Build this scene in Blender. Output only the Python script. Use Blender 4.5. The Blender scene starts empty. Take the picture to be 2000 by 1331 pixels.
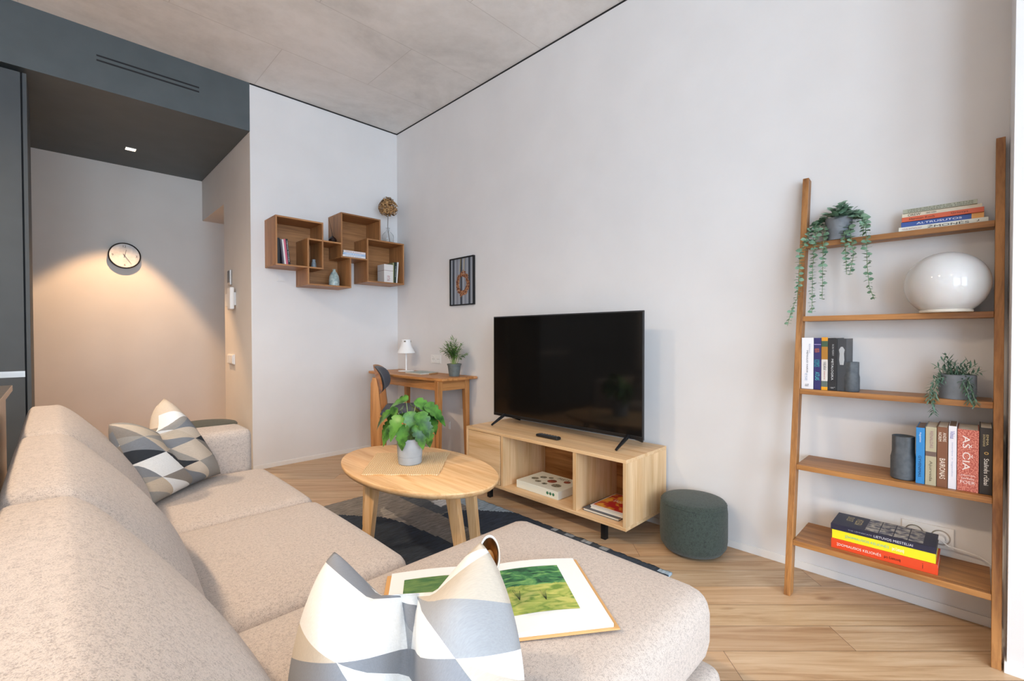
import bpy, bmesh, math, random
from mathutils import Vector, Matrix, Euler
PI = math.pi
random.seed(7)
SC = bpy.context.scene
COL = SC.collection

# ------------------------------------------------------------------ camera
YAW, PITCH, ROLL = math.radians(44.858), math.radians(-0.838), math.radians(-0.076)
Fv = Vector((math.sin(YAW)*math.cos(PITCH), math.cos(YAW)*math.cos(PITCH), math.sin(PITCH)))
Rv = Vector((math.cos(YAW), -math.sin(YAW), 0)); Uv = Rv.cross(Fv)
R2 = Rv*math.cos(ROLL) + Uv*math.sin(ROLL); U2 = -Rv*math.sin(ROLL) + Uv*math.cos(ROLL)
cd = bpy.data.cameras.new('camera'); cam = bpy.data.objects.new('camera', cd); COL.objects.link(cam)
m = Matrix.Identity(4)
for i in range(3):
    m[i][0], m[i][1], m[i][2] = R2[i], U2[i], -Fv[i]
m[0][3], m[1][3], m[2][3] = -2.3755, -3.9633, 1.05
cam.matrix_world = m
cd.sensor_fit = 'HORIZONTAL'; cd.sensor_width = 36; cd.lens = 36*900.3/2000
cd.shift_y = 4.07/2000; cd.clip_start = 0.02
SC.camera = cam

# ------------------------------------------------------------------ view, world, lights
SC.view_settings.view_transform = 'Standard'; SC.view_settings.look = 'None'
SC.view_settings.gamma = 1; SC.view_settings.exposure = 0.1
W = bpy.data.worlds.new('daylight'); SC.world = W; W.use_nodes = True
bg = W.node_tree.nodes['Background']; bg.inputs[0].default_value = (0.66, 0.82, 1.0, 1); bg.inputs[1].default_value = 10.2

def S(h, k=1.0):
    h = h.lstrip('#'); o = []
    for i in (0, 2, 4):
        c = int(h[i:i+2], 16)/255
        o.append((c/12.92 if c <= .04045 else ((c+.055)/1.055)**2.4)*k)
    return (*o, 1)

def light(kind, name, loc, energy, color, size=.1, direction=None, spot=None, blend=.15):
    l = bpy.data.lights.new(name, kind); l.energy = energy; l.color = color
    o = bpy.data.objects.new(name, l); COL.objects.link(o); o.location = loc
    if kind == 'AREA':
        l.shape = 'RECTANGLE'; l.size, l.size_y = size
    else:
        l.shadow_soft_size = size
    if direction is not None:
        o.rotation_euler = Vector(direction).to_track_quat('-Z', 'Y').to_euler()
    if spot: l.spot_size = math.radians(spot); l.spot_blend = blend
    return o
WARM = (1.0, 0.60, 0.30)
WINDOWS = [(-4.6, -2.85), (-2.65, -0.9)]
YW = -7.9
for a, b in WINDOWS:
    p = light('AREA', 'daylight_portal', ((a+b)/2, YW-0.02, 1.48), 1, (1, 1, 1), (b-a, 2.72), (0, 1, 0))
    p.data.cycles.is_portal = True
WL_Y = (-7.5, -5.7)      # unseen left-wall window, added to bring cool light onto the right wall
p = light('AREA', 'daylight_portal', (-5.02, sum(WL_Y)/2, 1.48), 1, (1, 1, 1), (2.72, WL_Y[1]-WL_Y[0]), (1, 0, 0))
p.data.cycles.is_portal = True

# ------------------------------------------------------------------ mesh helpers
class MB:
    def __init__(s): s.v = []; s.f = []; s.uv = []
    def add(s, vs, fs):
        n = len(s.v); s.v += [tuple(p) for p in vs]; s.f += [tuple(n+i for i in f) for f in fs]; return s
    def box(s, x0, x1, y0, y1, z0, z1):
        return s.add([(x0,y0,z0),(x1,y0,z0),(x1,y1,z0),(x0,y1,z0),(x0,y0,z1),(x1,y0,z1),(x1,y1,z1),(x0,y1,z1)],
                     [(0,3,2,1),(4,5,6,7),(0,1,5,4),(1,2,6,5),(2,3,7,6),(3,0,4,7)])
    def hexa(s, bot, top):
        return s.add(list(bot)+list(top), [(0,3,2,1),(4,5,6,7),(0,1,5,4),(1,2,6,5),(2,3,7,6),(3,0,4,7)])
    def prism(s, pts, h0, h1, axis='z'):
        n = len(pts)
        def mk(a, b, h): return {'z': (a,b,h), 'y': (a,h,b), 'x': (h,a,b)}[axis]
        s.add([mk(a,b,h0) for a,b in pts]+[mk(a,b,h1) for a,b in pts],
              [tuple(range(n))[::-1], tuple(range(n, 2*n))]+[(i,(i+1)%n,(i+1)%n+n,i+n) for i in range(n)])
        return s
    def tube(s, pts, rad, n=8, cap=True):
        pts = [Vector(p) for p in pts]
        if not hasattr(rad, '__len__'): rad = [rad]*len(pts)
        vs = []; up = None
        for i, p in enumerate(pts):
            d = (pts[min(i+1, len(pts)-1)]-pts[max(i-1, 0)]).normalized()
            if up is None: up = Vector((0,0,1)) if abs(d.z) < .9 else Vector((1,0,0))
            a = d.cross(up).normalized(); b = a.cross(d).normalized(); up = b
            for k in range(n):
                t = 2*PI*k/n; vs.append(p+(a*math.cos(t)+b*math.sin(t))*rad[i])
        fs = [(i*n+k, i*n+(k+1)%n, (i+1)*n+(k+1)%n, (i+1)*n+k) for i in range(len(pts)-1) for k in range(n)]
        if cap: fs += [tuple(range(n))[::-1], tuple((len(pts)-1)*n+k for k in range(n))]
        return s.add(vs, fs)
    def lathe(s, prof, c=(0,0,0), n=32, sx=1, sy=1, caps=True):
        vs = []
        for r, z in prof:
            for k in range(n):
                t = 2*PI*k/n; vs.append((c[0]+r*sx*math.cos(t), c[1]+r*sy*math.sin(t), c[2]+z))
        fs = [(i*n+k, i*n+(k+1)%n, (i+1)*n+(k+1)%n, (i+1)*n+k) for i in range(len(prof)-1) for k in range(n)]
        if caps: fs += [tuple(range(n))[::-1], tuple((len(prof)-1)*n+k for k in range(n))]
        return s.add(vs, fs)
    def leaf(s, base, d, up, L, wd, droop=.3, n=4, env=None, fold=.15):
        base = Vector(base); d = Vector(d).normalized(); up = Vector(up)
        side = d.cross(up)
        if side.length < 1e-3: side = Vector((1,0,0))
        side.normalize(); nr = side.cross(d).normalized()
        vs = []; 
        for i in range(n+1):
            t = i/n; c = base+d*L*t-nr*(droop*L*t*t)
            e = env[i] if env else math.sin(PI*min(.999,max(.001,t**.8)))
            hw = wd*.5*e; lift = nr*hw*fold
            vs += [c-side*hw+lift, c, c+side*hw+lift]
        fs = []
        for i in range(n):
            a = i*3; fs += [(a,a+1,a+4,a+3),(a+1,a+2,a+5,a+4)]
        return s.add(vs, fs)
    def soft(s, x0, x1, y0, y1, z0, z1, r, n=12, bulge=(0,0,0), warp=None, m=3):
        """rounded, slightly puffed upholstery block"""
        c = Vector(((x0+x1)/2,(y0+y1)/2,(z0+z1)/2)); h = Vector(((x1-x0)/2,(y1-y0)/2,(z1-z0)/2))
        # parameter positions dense near the edges
        def par(hh):
            rr = min(r, hh*.98); k = m
            a = [-hh+rr*(1-math.cos(PI/2*i/k)) for i in range(k)]
            b = [-(hh-rr)+2*(hh-rr)*i/n for i in range(n+1)]
            return a+b+[-q for q in a[::-1]]
        P = [par(h.x), par(h.y), par(h.z)]
        seen = {}; vs = []; fs = []
        def vert(p):
            key = tuple(round(q, 6) for q in p)
            if key in seen: return seen[key]
            p = Vector(p); inner = Vector([max(-(h[i]-min(r,h[i]*.98)), min(h[i]-min(r,h[i]*.98), p[i])) for i in range(3)])
            dlt = p-inner
            q = inner+dlt.normalized()*min(r, min(h)*.98) if dlt.length > 1e-9 else p
            u = Vector([q[i]/h[i] for i in range(3)])
            q = q+Vector((bulge[0]*u.x*(1-u.y**2)*(1-u.z**2), bulge[1]*u.y*(1-u.x**2)*(1-u.z**2), bulge[2]*u.z*(1-u.x**2)*(1-u.y**2)))
            w = q+c
            if warp: w = Vector(warp(w, u))
            seen[key] = len(vs); vs.append(w); return seen[key]
        for ax in range(3):
            a, b = [(1,2),(2,0),(0,1)][ax]
            for sgn in (-1, 1):
                for i in range(len(P[a])-1):
                    for j in range(len(P[b])-1):
                        q = []
                        for (ii, jj) in ((i,j),(i+1,j),(i+1,j+1),(i,j+1)):
                            p = [0,0,0]; p[ax] = sgn*h[ax]; p[a] = P[a][ii]; p[b] = P[b][jj]; q.append(vert(p))
                        if len(set(q)) < 3: continue
                        q = list(dict.fromkeys(q))
                        fs.append(tuple(q if sgn > 0 else q[::-1]))
        return s.add(vs, fs)
    def build(s, name, mat, parent=None, bevel=0, smooth=False, world=True, sub=0, uv=None, seg=2, xf=None):
        vs = s.v
        if xf is not None: vs = [tuple(xf @ Vector(p)) for p in vs]
        root = parent
        while root is not None and root.parent is not None: root = root.parent
        if world and root is not None:
            o = root.location; vs = [(p[0]-o.x, p[1]-o.y, p[2]-o.z) for p in vs]
        me = bpy.data.meshes.new(name); me.from_pydata(vs, [], s.f); me.validate(); me.update()
        bm = bmesh.new(); bm.from_mesh(me); bmesh.ops.recalc_face_normals(bm, faces=bm.faces) if not uv else None; bm.to_mesh(me); bm.free()
        me.materials.append(mat)
        if smooth:
            for p in me.polygons: p.use_smooth = True
            me.set_sharp_from_angle(angle=math.radians(40 if smooth is True else smooth))
        o = bpy.data.objects.new(name, me); COL.objects.link(o)
        if parent is not None: o.parent = parent
        if bevel:
            b = o.modifiers.new('bevel', 'BEVEL'); b.width = bevel; b.segments = seg; b.limit_method = 'ANGLE'; b.angle_limit = math.radians(35)
        if sub:
            b = o.modifiers.new('sub', 'SUBSURF'); b.levels = sub; b.render_levels = sub
        return o

def tag(o, label, cat, group=None):
    o['label'] = label; o['category'] = cat
    if group: o['group'] = group
    return o
def thing(name, label, cat, loc, group=None, rot=None):
    o = bpy.data.objects.new(name, None); COL.objects.link(o); o.location = loc; o.empty_display_size = .05
    if rot: o.rotation_euler = rot
    return tag(o, label, cat, group)
def single(mb, name, mat, loc, label, cat, group=None, **k):
    """a thing that is one mesh, origin at its base"""
    mb.v = [(p[0]-loc[0], p[1]-loc[1], p[2]-loc[2]) for p in mb.v]
    o = mb.build(name, mat, None, **k); o.location = loc
    return tag(o, label, cat, group)
def struct(mb, name, mat, parent=None, **k):
    o = mb.build(name, mat, parent, **k)
    if parent is None: o['kind'] = 'structure'
    return o

# ------------------------------------------------------------------ materials
def base_mat(name, col, rough=.6, metal=0, **kw):
    mt = bpy.data.materials.new(name); mt.use_nodes = True
    b = mt.node_tree.nodes['Principled BSDF']
    b.inputs['Base Color'].default_value = col; b.inputs['Roughness'].default_value = rough; b.inputs['Metallic'].default_value = metal
    for k, v in kw.items(): b.inputs[k].default_value = v
    return mt, mt.node_tree, b
def N(nt, kind, **kw):
    n = nt.nodes.new('ShaderNode'+kind)
    for k, v in kw.items():
        if k.startswith('i_'):
            key = k[2:]; key = int(key) if key.isdigit() else key.replace('_', ' ')
            n.inputs[key].default_value = v
        else: setattr(n, k, v)
    return n
def ramp(nt, fac, stops, interp='LINEAR'):
    r = nt.nodes.new('ShaderNodeValToRGB'); r.color_ramp.interpolation = interp
    el = r.color_ramp.elements
    while len(el) > 1: el.remove(el[-1])
    el[0].position, el[0].color = stops[0]
    for p, c in stops[1:]:
        e = el.new(p); e.color = c
    nt.links.new(fac, r.inputs[0]); return r
def coords(nt, scale=(1,1,1), rot=(0,0,0), kind='Object'):
    t = nt.nodes.new('ShaderNodeTexCoord'); mp = nt.nodes.new('ShaderNodeMapping')
    mp.inputs['Scale'].default_value = scale; mp.inputs['Rotation'].default_value = rot
    nt.links.new(t.outputs[kind], mp.inputs[0]); return mp.outputs[0]
def bump(nt, b, h, strength, dist=.002):
    n = N(nt, 'Bump', i_Strength=strength, i_Distance=dist); nt.links.new(h, n.inputs['Height']); nt.links.new(n.outputs[0], b.inputs['Normal'])
def wood(name, light_, dark, axis='x', rough=.45, scale=1.0, var=0):
    mt, nt, b = base_mat(name, light_, rough)
    s = [26*scale]*3; s['xyz'.index(axis)] = 1.6*scale
    c = coords(nt, tuple(s))
    n1 = N(nt, 'TexNoise', i_Scale=1.0, i_Detail=6.0, i_Roughness=.62, i_Distortion=.6); nt.links.new(c, n1.inputs['Vector'])
    s2 = [150*scale]*3; s2['xyz'.index(axis)] = 5*scale
    c2 = coords(nt, tuple(s2)); n2 = N(nt, 'TexNoise', i_Scale=1.0, i_Detail=3.0); nt.links.new(c2, n2.inputs['Vector'])
    mx = N(nt, 'Math', operation='MULTIPLY_ADD'); nt.links.new(n2.outputs[0], mx.inputs[0]); mx.inputs[1].default_value = .35; nt.links.new(n1.outputs[0], mx.inputs[2])
    mid = tuple((light_[i]+dark[i])/2 for i in range(3))+(1,)
    r = ramp(nt, mx.outputs[0], [(.50, dark), (.64, mid), (.80, light_)])
    s3 = [9*scale]*3; s3['xyz'.index(axis)] = .9*scale
    n3 = N(nt, 'TexNoise', i_Scale=1.0, i_Detail=1.0); nt.links.new(coords(nt, tuple(s3)), n3.inputs['Vector'])
    r3 = ramp(nt, n3.outputs[0], [(.35, (.86,.84,.80,1)), (.6, (1.04,1.04,1.04,1))])
    m3 = N(nt, 'Mix', data_type='RGBA'); m3.blend_type = 'MULTIPLY'; m3.inputs[0].default_value = 1
    nt.links.new(r.outputs[0], m3.inputs[6]); nt.links.new(r3.outputs[0], m3.inputs[7])
    nt.links.new(m3.outputs[2], b.inputs['Base Color']); bump(nt, b, mx.outputs[0], .12, .001)
    return mt
def noisy(name, c1, c2, scale, rough=.9, bstr=.0, lo=.35, hi=.65, stretch=(1,1,1), detail=4, **kw):
    mt, nt, b = base_mat(name, c1, rough, **kw)
    c = coords(nt, stretch); n1 = N(nt, 'TexNoise', i_Scale=float(scale), i_Detail=float(detail)); nt.links.new(c, n1.inputs['Vector'])
    r = ramp(nt, n1.outputs[0], [(lo, c1), (hi, c2)]); nt.links.new(r.outputs[0], b.inputs['Base Color'])
    if bstr: bump(nt, b, n1.outputs[0], bstr)
    return mt
def flat(name, hx, rough=.6, metal=0, k=1.0, **kw): return base_mat(name, S(hx, k), rough, metal, **kw)[0]

M = {}
M['wall'] = noisy('wall_paint', S('#dedcdb'), S('#e2e0df'), 3, .85)
M['hallwall'] = noisy('hall_wall_paint', S('#dcd6cf'), S('#e0dad3'), 3, .85)
M['teal'] = noisy('dark_teal_paint', S('#4b5356'), S('#50585b'), 6, .5)
M['tealcab'] = noisy('dark_teal_cabinet', S('#3d4347'), S('#41474b'), 6, .62)
M['black'] = flat('black_gap', '#15171a', .7)
M['blackmetal'] = flat('black_metal', '#17181b', .4, .3)
M['white'] = flat('white_plastic', '#e9e7e4', .35)
M['whitemetal'] = flat('white_metal', '#efefee', .35)
M['alu'] = flat('brushed_aluminium', '#b9b4ae', .3, .9)
M['steel'] = noisy('brushed_steel', S('#a39485'), S('#b3a496'), 4, .28, stretch=(1,30,30), **{'Metallic': .85})
# oak families
OL, OD = S('#ebc89c'), S('#d6a975')
M['oak_y'] = wood('light_oak_y', OL, OD, 'y'); M['oak_x'] = wood('light_oak_x', OL, OD, 'x'); M['oak_z'] = wood('light_oak_z', OL, OD, 'z')
TL, TD = S('#fbd09c'), S('#e2ac70')
M['table_y'] = wood('table_oak_y', TL, TD, 'y'); M['table_z'] = wood('table_oak_z', TL, TD, 'z')
LL, LD = S('#b57f48'), S('#82532a')
M['lad_y'] = wood('ladder_oak_y', LL, LD, 'y'); M['lad_z'] = wood('ladder_oak_z', LL, LD, 'z')
DL, DD = S('#c98d52'), S('#9d6430')
M['desk_y'] = wood('desk_oak_y', DL, DD, 'y'); M['desk_z'] = wood('desk_oak_z', DL, DD, 'z'); M['desk_x'] = wood('desk_oak_x', DL, DD, 'x')
WL, WD = S('#b27e4e'), S('#8a5c35')
M['ws_x'] = wood('wall_shelf_oak_x', WL, WD, 'x'); M['ws_z'] = wood('wall_shelf_oak_z', WL, WD, 'z')
def fabric(name, c1, c2, scale, b=.5, dark=None):
    mt, nt, bs = base_mat(name, c1, .95)
    bs.inputs['Sheen Weight'].default_value = .15
    c = coords(nt)
    n1 = N(nt, 'TexNoise', i_Scale=float(scale), i_Detail=3.0, i_Roughness=.7); nt.links.new(c, n1.inputs['Vector'])
    n2 = N(nt, 'TexNoise', i_Scale=scale*.28, i_Detail=2.0); nt.links.new(c, n2.inputs['Vector'])
    mx = N(nt, 'Math', operation='MULTIPLY_ADD'); nt.links.new(n2.outputs[0], mx.inputs[0]); mx.inputs[1].default_value = .4; nt.links.new(n1.outputs[0], mx.inputs[2])
    r = ramp(nt, mx.outputs[0], [(.52, c2), (.74, c1)]); nt.links.new(r.outputs[0], bs.inputs['Base Color'])
    bump(nt, bs, mx.outputs[0], b, .003)
    return mt
M['sofa'] = fabric('oatmeal_upholstery', S('#d0c1b5'), S('#a3958b'), 520)
M['pouf'] = fabric('dark_green_wool', S('#3c463f'), S('#1f2722'), 330)
M['seatpad'] = fabric('charcoal_seat_wool', S('#4b4e58'), S('#30333c'), 400)

# concrete ceiling
mt, nt, b = base_mat('board_concrete', S('#b4b0ab'), .85); M['concrete'] = mt
c = coords(nt); n1 = N(nt, 'TexNoise', i_Scale=1.3, i_Detail=7.0, i_Roughness=.62, i_Distortion=.8); nt.links.new(c, n1.inputs['Vector'])
n2 = N(nt, 'TexNoise', i_Scale=7.0, i_Detail=8.0, i_Roughness=.7); nt.links.new(c, n2.inputs['Vector'])
ad = N(nt, 'Math', operation='MULTIPLY_ADD'); nt.links.new(n2.outputs[0], ad.inputs[0]); ad.inputs[1].default_value = .45; nt.links.new(n1.outputs[0], ad.inputs[2])
r = ramp(nt, ad.outputs[0], [(.5, S('#cfcecc')), (.72, S('#e2e1df')), (.92, S('#eeedec'))])
br = N(nt, 'TexBrick', offset=.5); nt.links.new(coords(nt, (1,1,1), (0,0,0)), br.inputs['Vector'])
br.inputs['Scale'].default_value = 1; br.inputs['Brick Width'].default_value = 1.25; br.inputs['Row Height'].default_value = .62; br.inputs['Mortar Size'].default_value = .004; br.inputs['Mortar Smooth'].default_value = .8
mix = N(nt, 'Mix', data_type='RGBA'); mix.blend_type = 'MULTIPLY'
sc = N(nt, 'Math', operation='MULTIPLY'); nt.links.new(br.outputs['Fac'], sc.inputs[0]); nt.links.new(n2.outputs[0], sc.inputs[1])
nt.links.new(sc.outputs[0], mix.inputs[0]); nt.links.new(r.outputs[0], mix.inputs[6]); mix.inputs[7].default_value = (.62,.6,.58,1)
nt.links.new(mix.outputs[2], b.inputs['Base Color']); bump(nt, b, n2.outputs[0], .15, .004)

# floor: colour per plank from attribute, grain along plank from UV
mt, nt, b = base_mat('oak_herringbone', S('#c79b6b'), .42); M['floor'] = mt
uvn = N(nt, 'UVMap'); mp = N(nt, 'Mapping'); mp.inputs['Scale'].default_value = (2.2, 34, 1); nt.links.new(uvn.outputs[0], mp.inputs[0])
n1 = N(nt, 'TexNoise', i_Scale=1.0, i_Detail=7.0, i_Roughness=.6, i_Distortion=1.0); nt.links.new(mp.outputs[0], n1.inputs['Vector'])
mp2 = N(nt, 'Mapping'); mp2.inputs['Scale'].default_value = (3.5, 12, 1); nt.links.new(uvn.outputs[0], mp2.inputs[0])
n3 = N(nt, 'TexNoise', i_Scale=1.0, i_Detail=2.0); nt.links.new(mp2.outputs[0], n3.inputs['Vector'])
r = ramp(nt, n1.outputs[0], [(.3, S('#b08b66')), (.5, S('#c9a884')), (.7, S('#d8bc9b'))])
kn = ramp(nt, n3.outputs[0], [(.70, (1,1,1,1)), (.80, (.55,.42,.32,1))])
mk = N(nt, 'Mix', data_type='RGBA'); mk.blend_type = 'MULTIPLY'; mk.inputs[0].default_value = .8; nt.links.new(r.outputs[0], mk.inputs[6]); nt.links.new(kn.outputs[0], mk.inputs[7])
at = N(nt, 'Attribute', attribute_name='plank'); mm = N(nt, 'Mix', data_type='RGBA'); mm.blend_type = 'MULTIPLY'; mm.inputs[0].default_value = 1
nt.links.new(mk.outputs[2], mm.inputs[6]); nt.links.new(at.outputs['Color'], mm.inputs[7]); nt.links.new(mm.outputs[2], b.inputs['Base Color']); bump(nt, b, n1.outputs[0], .06, .001)

# rug
mt, nt, b = base_mat('rug_pile', S('#888888'), .95); M['rug'] = mt
at = N(nt, 'Attribute', attribute_name='dye'); n1 = N(nt, 'TexNoise', i_Scale=1.0, i_Detail=4.0, i_Roughness=.7); nt.links.new(coords(nt, (14, 70, 10), (0,0,.5)), n1.inputs['Vector'])
r = ramp(nt, n1.outputs[0], [(.3, (.55,.55,.55,1)), (.7, (1.35,1.35,1.35,1))])
mm = N(nt, 'Mix', data_type='RGBA'); mm.blend_type = 'MULTIPLY'; mm.inputs[0].default_value = 1; nt.links.new(at.outputs['Color'], mm.inputs[6]); nt.links.new(r.outputs[0], mm.inputs[7])
nt.links.new(mm.outputs[2], b.inputs['Base Color']); bump(nt, b, n1.outputs[0], .5, .004)

def cushion_mat(name, cols, seed, nu=4.0, nv=4.0):
    mt, nt, b = base_mat(name, S('#cccccc'), .9)
    uvn = N(nt, 'UVMap'); sp = N(nt, 'SeparateXYZ'); nt.links.new(uvn.outputs[0], sp.inputs[0])
    def mth(op, a, c=None, d=None):
        n = N(nt, 'Math', operation=op)
        for i, q in enumerate((a, c, d)):
            if q is None: continue
            if isinstance(q, (int, float)): n.inputs[i].default_value = q
            else: nt.links.new(q, n.inputs[i])
        return n.outputs[0]
    v = mth('MULTIPLY', sp.outputs[1], nv); u = mth('MULTIPLY_ADD', sp.outputs[0], nu, mth('MULTIPLY', v, .5))
    fu, fv = mth('FRACT', u), mth('FRACT', v); cu, cv = mth('FLOOR', u), mth('FLOOR', v)
    dg = mth('GREATER_THAN', mth('ADD', fu, fv), 1.0)
    cb = N(nt, 'CombineXYZ'); nt.links.new(cu, cb.inputs[0]); nt.links.new(cv, cb.inputs[1]); nt.links.new(mth('MULTIPLY_ADD', dg, 7.3, float(seed)), cb.inputs[2])
    wn = N(nt, 'TexWhiteNoise', noise_dimensions='3D'); nt.links.new(cb.outputs[0], wn.inputs['Vector'])
    r = ramp(nt, wn.outputs['Value'], [(i/len(cols), S(c_)) for i, c_ in enumerate(cols)], 'CONSTANT')
    n1 = N(nt, 'TexNoise', i_Scale=1.0, i_Detail=3.0); nt.links.new(coords(nt, (60, 900, 300)), n1.inputs['Vector'])
    r2 = ramp(nt, n1.outputs[0], [(.3, (.92,.92,.92,1)), (.7, (1.04,1.04,1.04,1))])
    mm = N(nt, 'Mix', data_type='RGBA'); mm.blend_type = 'MULTIPLY'; mm.inputs[0].default_value = 1
    nt.links.new(r.outputs[0], mm.inputs[6]); nt.links.new(r2.outputs[0], mm.inputs[7]); nt.links.new(mm.outputs[2], b.inputs['Base Color']); bump(nt, b, n1.outputs[0], .15, .001)
    return mt

# ================================================================== setting
X0, YB = -5.0, 1.62
CE = 3.003
def clip(bm, pts):
    pass
def make_floor():
    Wd = .132; me = bpy.data.meshes.new('floor'); bm = bmesh.new()
    uvl = bm.loops.layers.uv.new('UVMap'); cl = bm.loops.layers.color.new('plank')
    rot = Matrix.Rotation(math.radians(-45), 3, 'Z')   # long side of half the planks runs square to the diagonal
    rr = random.Random(3); g = .0007
    def plank(x, y, w, h, along_x):
        p = [Vector((x+g, y+g, 0)), Vector((x+w-g, y+g, 0)), Vector((x+w-g, y+h-g, 0)), Vector((x+g, y+h-g, 0))]
        q = [rot @ a + Vector((-2.1, -3.1, 0)) for a in p]
        if all(a.x < X0-.05 for a in q) or all(a.x > .05 for a in q) or all(a.y > YB+.05 for a in q) or all(a.y < YW-.05 for a in q): return
        f = bm.faces.new([bm.verts.new(a) for a in q])
        ou, ov = rr.uniform(0, 50), rr.uniform(0, 50); k = rr.uniform(.93, 1.04); tt = rr.uniform(-.03, .03)
        for l, a in zip(f.loops, p):
            u, v = a.x-x, a.y-y
            if not along_x: u, v = v, u
            l[uvl].uv = (u+ou, v+ov); l[cl] = (k+tt, k, k-tt, 1)
    for j in range(-60, 61):
        x_ = -8-rr.uniform(0, 1.6)
        while x_ < 8:
            L_ = rr.uniform(1.1, 1.9); plank(x_, j*Wd+.055, L_, Wd, True); x_ += L_
    for co, no in (((X0,0,0),(-1,0,0)), ((0,0,0),(1,0,0)), ((0,YB,0),(0,1,0)), ((0,YW,0),(0,-1,0))):
        bmesh.ops.bisect_plane(bm, geom=bm.verts[:]+bm.edges[:]+bm.faces[:], plane_co=co, plane_no=no, clear_outer=True)
    # dark bed under the joints
    vs = [bm.verts.new(p) for p in ((X0,YW,-.003),(0,YW,-.003),(0,YB,-.003),(X0,YB,-.003))]
    f = bm.faces.new(vs)
    for l in f.loops: l[cl] = (.3,.25,.2,1)
    bm.to_mesh(me); bm.free(); me.materials.append(M['floor'])
    o = bpy.data.objects.new('floor', me); COL.objects.link(o); o['kind'] = 'structure'
make_floor()
struct(MB().box(X0, .1, YW, YB+.1, CE, CE+.1), 'ceiling', M['concrete'])
struct(MB().box(0, .1, YW-.1, YB+.1, -.06, CE), 'wall_right', M['wall'])
struct(MB().box(-1.282, 0, 0, .78, -.06, CE), 'wall_back', M['wall'])
struct(MB().box(X0, .1, YB, YB+.1, -.06, CE), 'wall_hall', M['hallwall'])
wl = MB().box(X0-.1, X0, YW-.1, WL_Y[0], -.06, CE).box(X0-.1, X0, WL_Y[1], YB+.1, -.06, CE).box(X0-.1, X0, WL_Y[0], WL_Y[1], -.06, .12).box(X0-.1, X0, WL_Y[0], WL_Y[1], 2.84, CE)
struct(wl, 'wall_left', M['wall'])
# hall doorway: lintel over a passage that turns off to the right
struct(MB().box(-1.282, 0, .78, YB, 2.23, CE), 'wall_lintel', M['hallwall'])
struct(MB().box(-1.2835, -1.282, .0, .78, 0, 2.63), 'wall_hall_side', M['hallwall'])
# window wall
w = MB(); xs = [X0]+[q for a in WINDOWS for q in a]+[0]
for i in range(0, len(xs), 2): w.box(xs[i], xs[i+1], YW-.1, YW, -.06, CE)
for a, b_ in WINDOWS: w.box(a, b_, YW-.1, YW, -.06, .12); w.box(a, b_, YW-.1, YW, 2.84, CE)
struct(w, 'wall_front', M['wall'])
mtg = bpy.data.materials.new('window_glass'); mtg.use_nodes = True; nt = mtg.node_tree; nt.nodes.clear()
o_ = N(nt, 'OutputMaterial'); tr = N(nt, 'BsdfTransparent'); gl = N(nt, 'BsdfGlossy', i_Roughness=.0); mx = N(nt, 'MixShader'); mx.inputs[0].default_value = .07
nt.links.new(tr.outputs[0], mx.inputs[1]); nt.links.new(gl.outputs[0], mx.inputs[2]); nt.links.new(mx.outputs[0], o_.inputs[0])
for i, (a, b_) in enumerate(WINDOWS):
    f = MB(); t = .05
    f.box(a, a+t, YW-.08, YW-.02, .12, 2.84); f.box(b_-t, b_, YW-.08, YW-.02, .12, 2.84); f.box(a+t, b_-t, YW-.08, YW-.02, .12, .12+t); f.box(a+t, b_-t, YW-.08, YW-.02, 2.84-t, 2.84)
    wo = struct(f, 'window_%d' % (i+1), M['tealcab'])
    MB().box(a+t, b_-t, YW-.055, YW-.045, .12+t, 2.84-t).build('pane', mtg, wo)
f = MB(); t = .05; a, b_ = WL_Y
f.box(X0-.08, X0-.02, a, a+t, .12, 2.84).box(X0-.08, X0-.02, b_-t, b_, .12, 2.84).box(X0-.08, X0-.02, a+t, b_-t, .12, .12+t).box(X0-.08, X0-.02, a+t, b_-t, 2.84-t, 2.84)
wo = struct(f, 'window_3', M['tealcab'])  # window added out of view to brighten the right wall with daylight
MB().box(X0-.055, X0-.045, a+t, b_-t, .12+t, 2.84-t).build('pane', mtg, wo)
# column to the right of the ladder shelf
struct(MB().box(-.287, 0, -4.75, -4.042, -.06, CE), 'wall_column', M['wall'])
# bulkhead over hall and kitchen
bk = MB().box(X0, -1.283, 0, YB, 2.632, CE)
struct(bk, 'trim_1', M['teal'])
# shadow gaps at the ceiling and baseboards
struct(MB().box(-1.282, 0, -.0015, 0, CE-.011, CE), 'trim_2', M['black'])
struct(MB().box(-.0015, 0, -4.042, 0, CE-.011, CE), 'trim_3', M['black'])
struct(MB().box(-1.282, -.004, -.006, 0, 0, .035), 'baseboard_back', M['white'], bevel=.001)
struct(MB().box(-.006, 0, -4.042, -.006, 0, .035), 'baseboard_right', M['white'], bevel=.001)
struct(MB().box(-.293, -.287, -4.75, -4.036, 0, .035).box(-.287, -.006, -4.042, -4.036, 0, .035), 'baseboard_column', M['white'], bevel=.001)

# slot air vent in the bulkhead
v = thing('air_vent', 'pair of long black air slots in dark bulkhead over the hall', 'vent', (-1.885, 0, 2.81))
for z in (2.842, 2.812):
    MB().box(-2.161, -1.610, -.002, .001, z-.005, z+.005).build('slot', M['black'], v)

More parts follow.
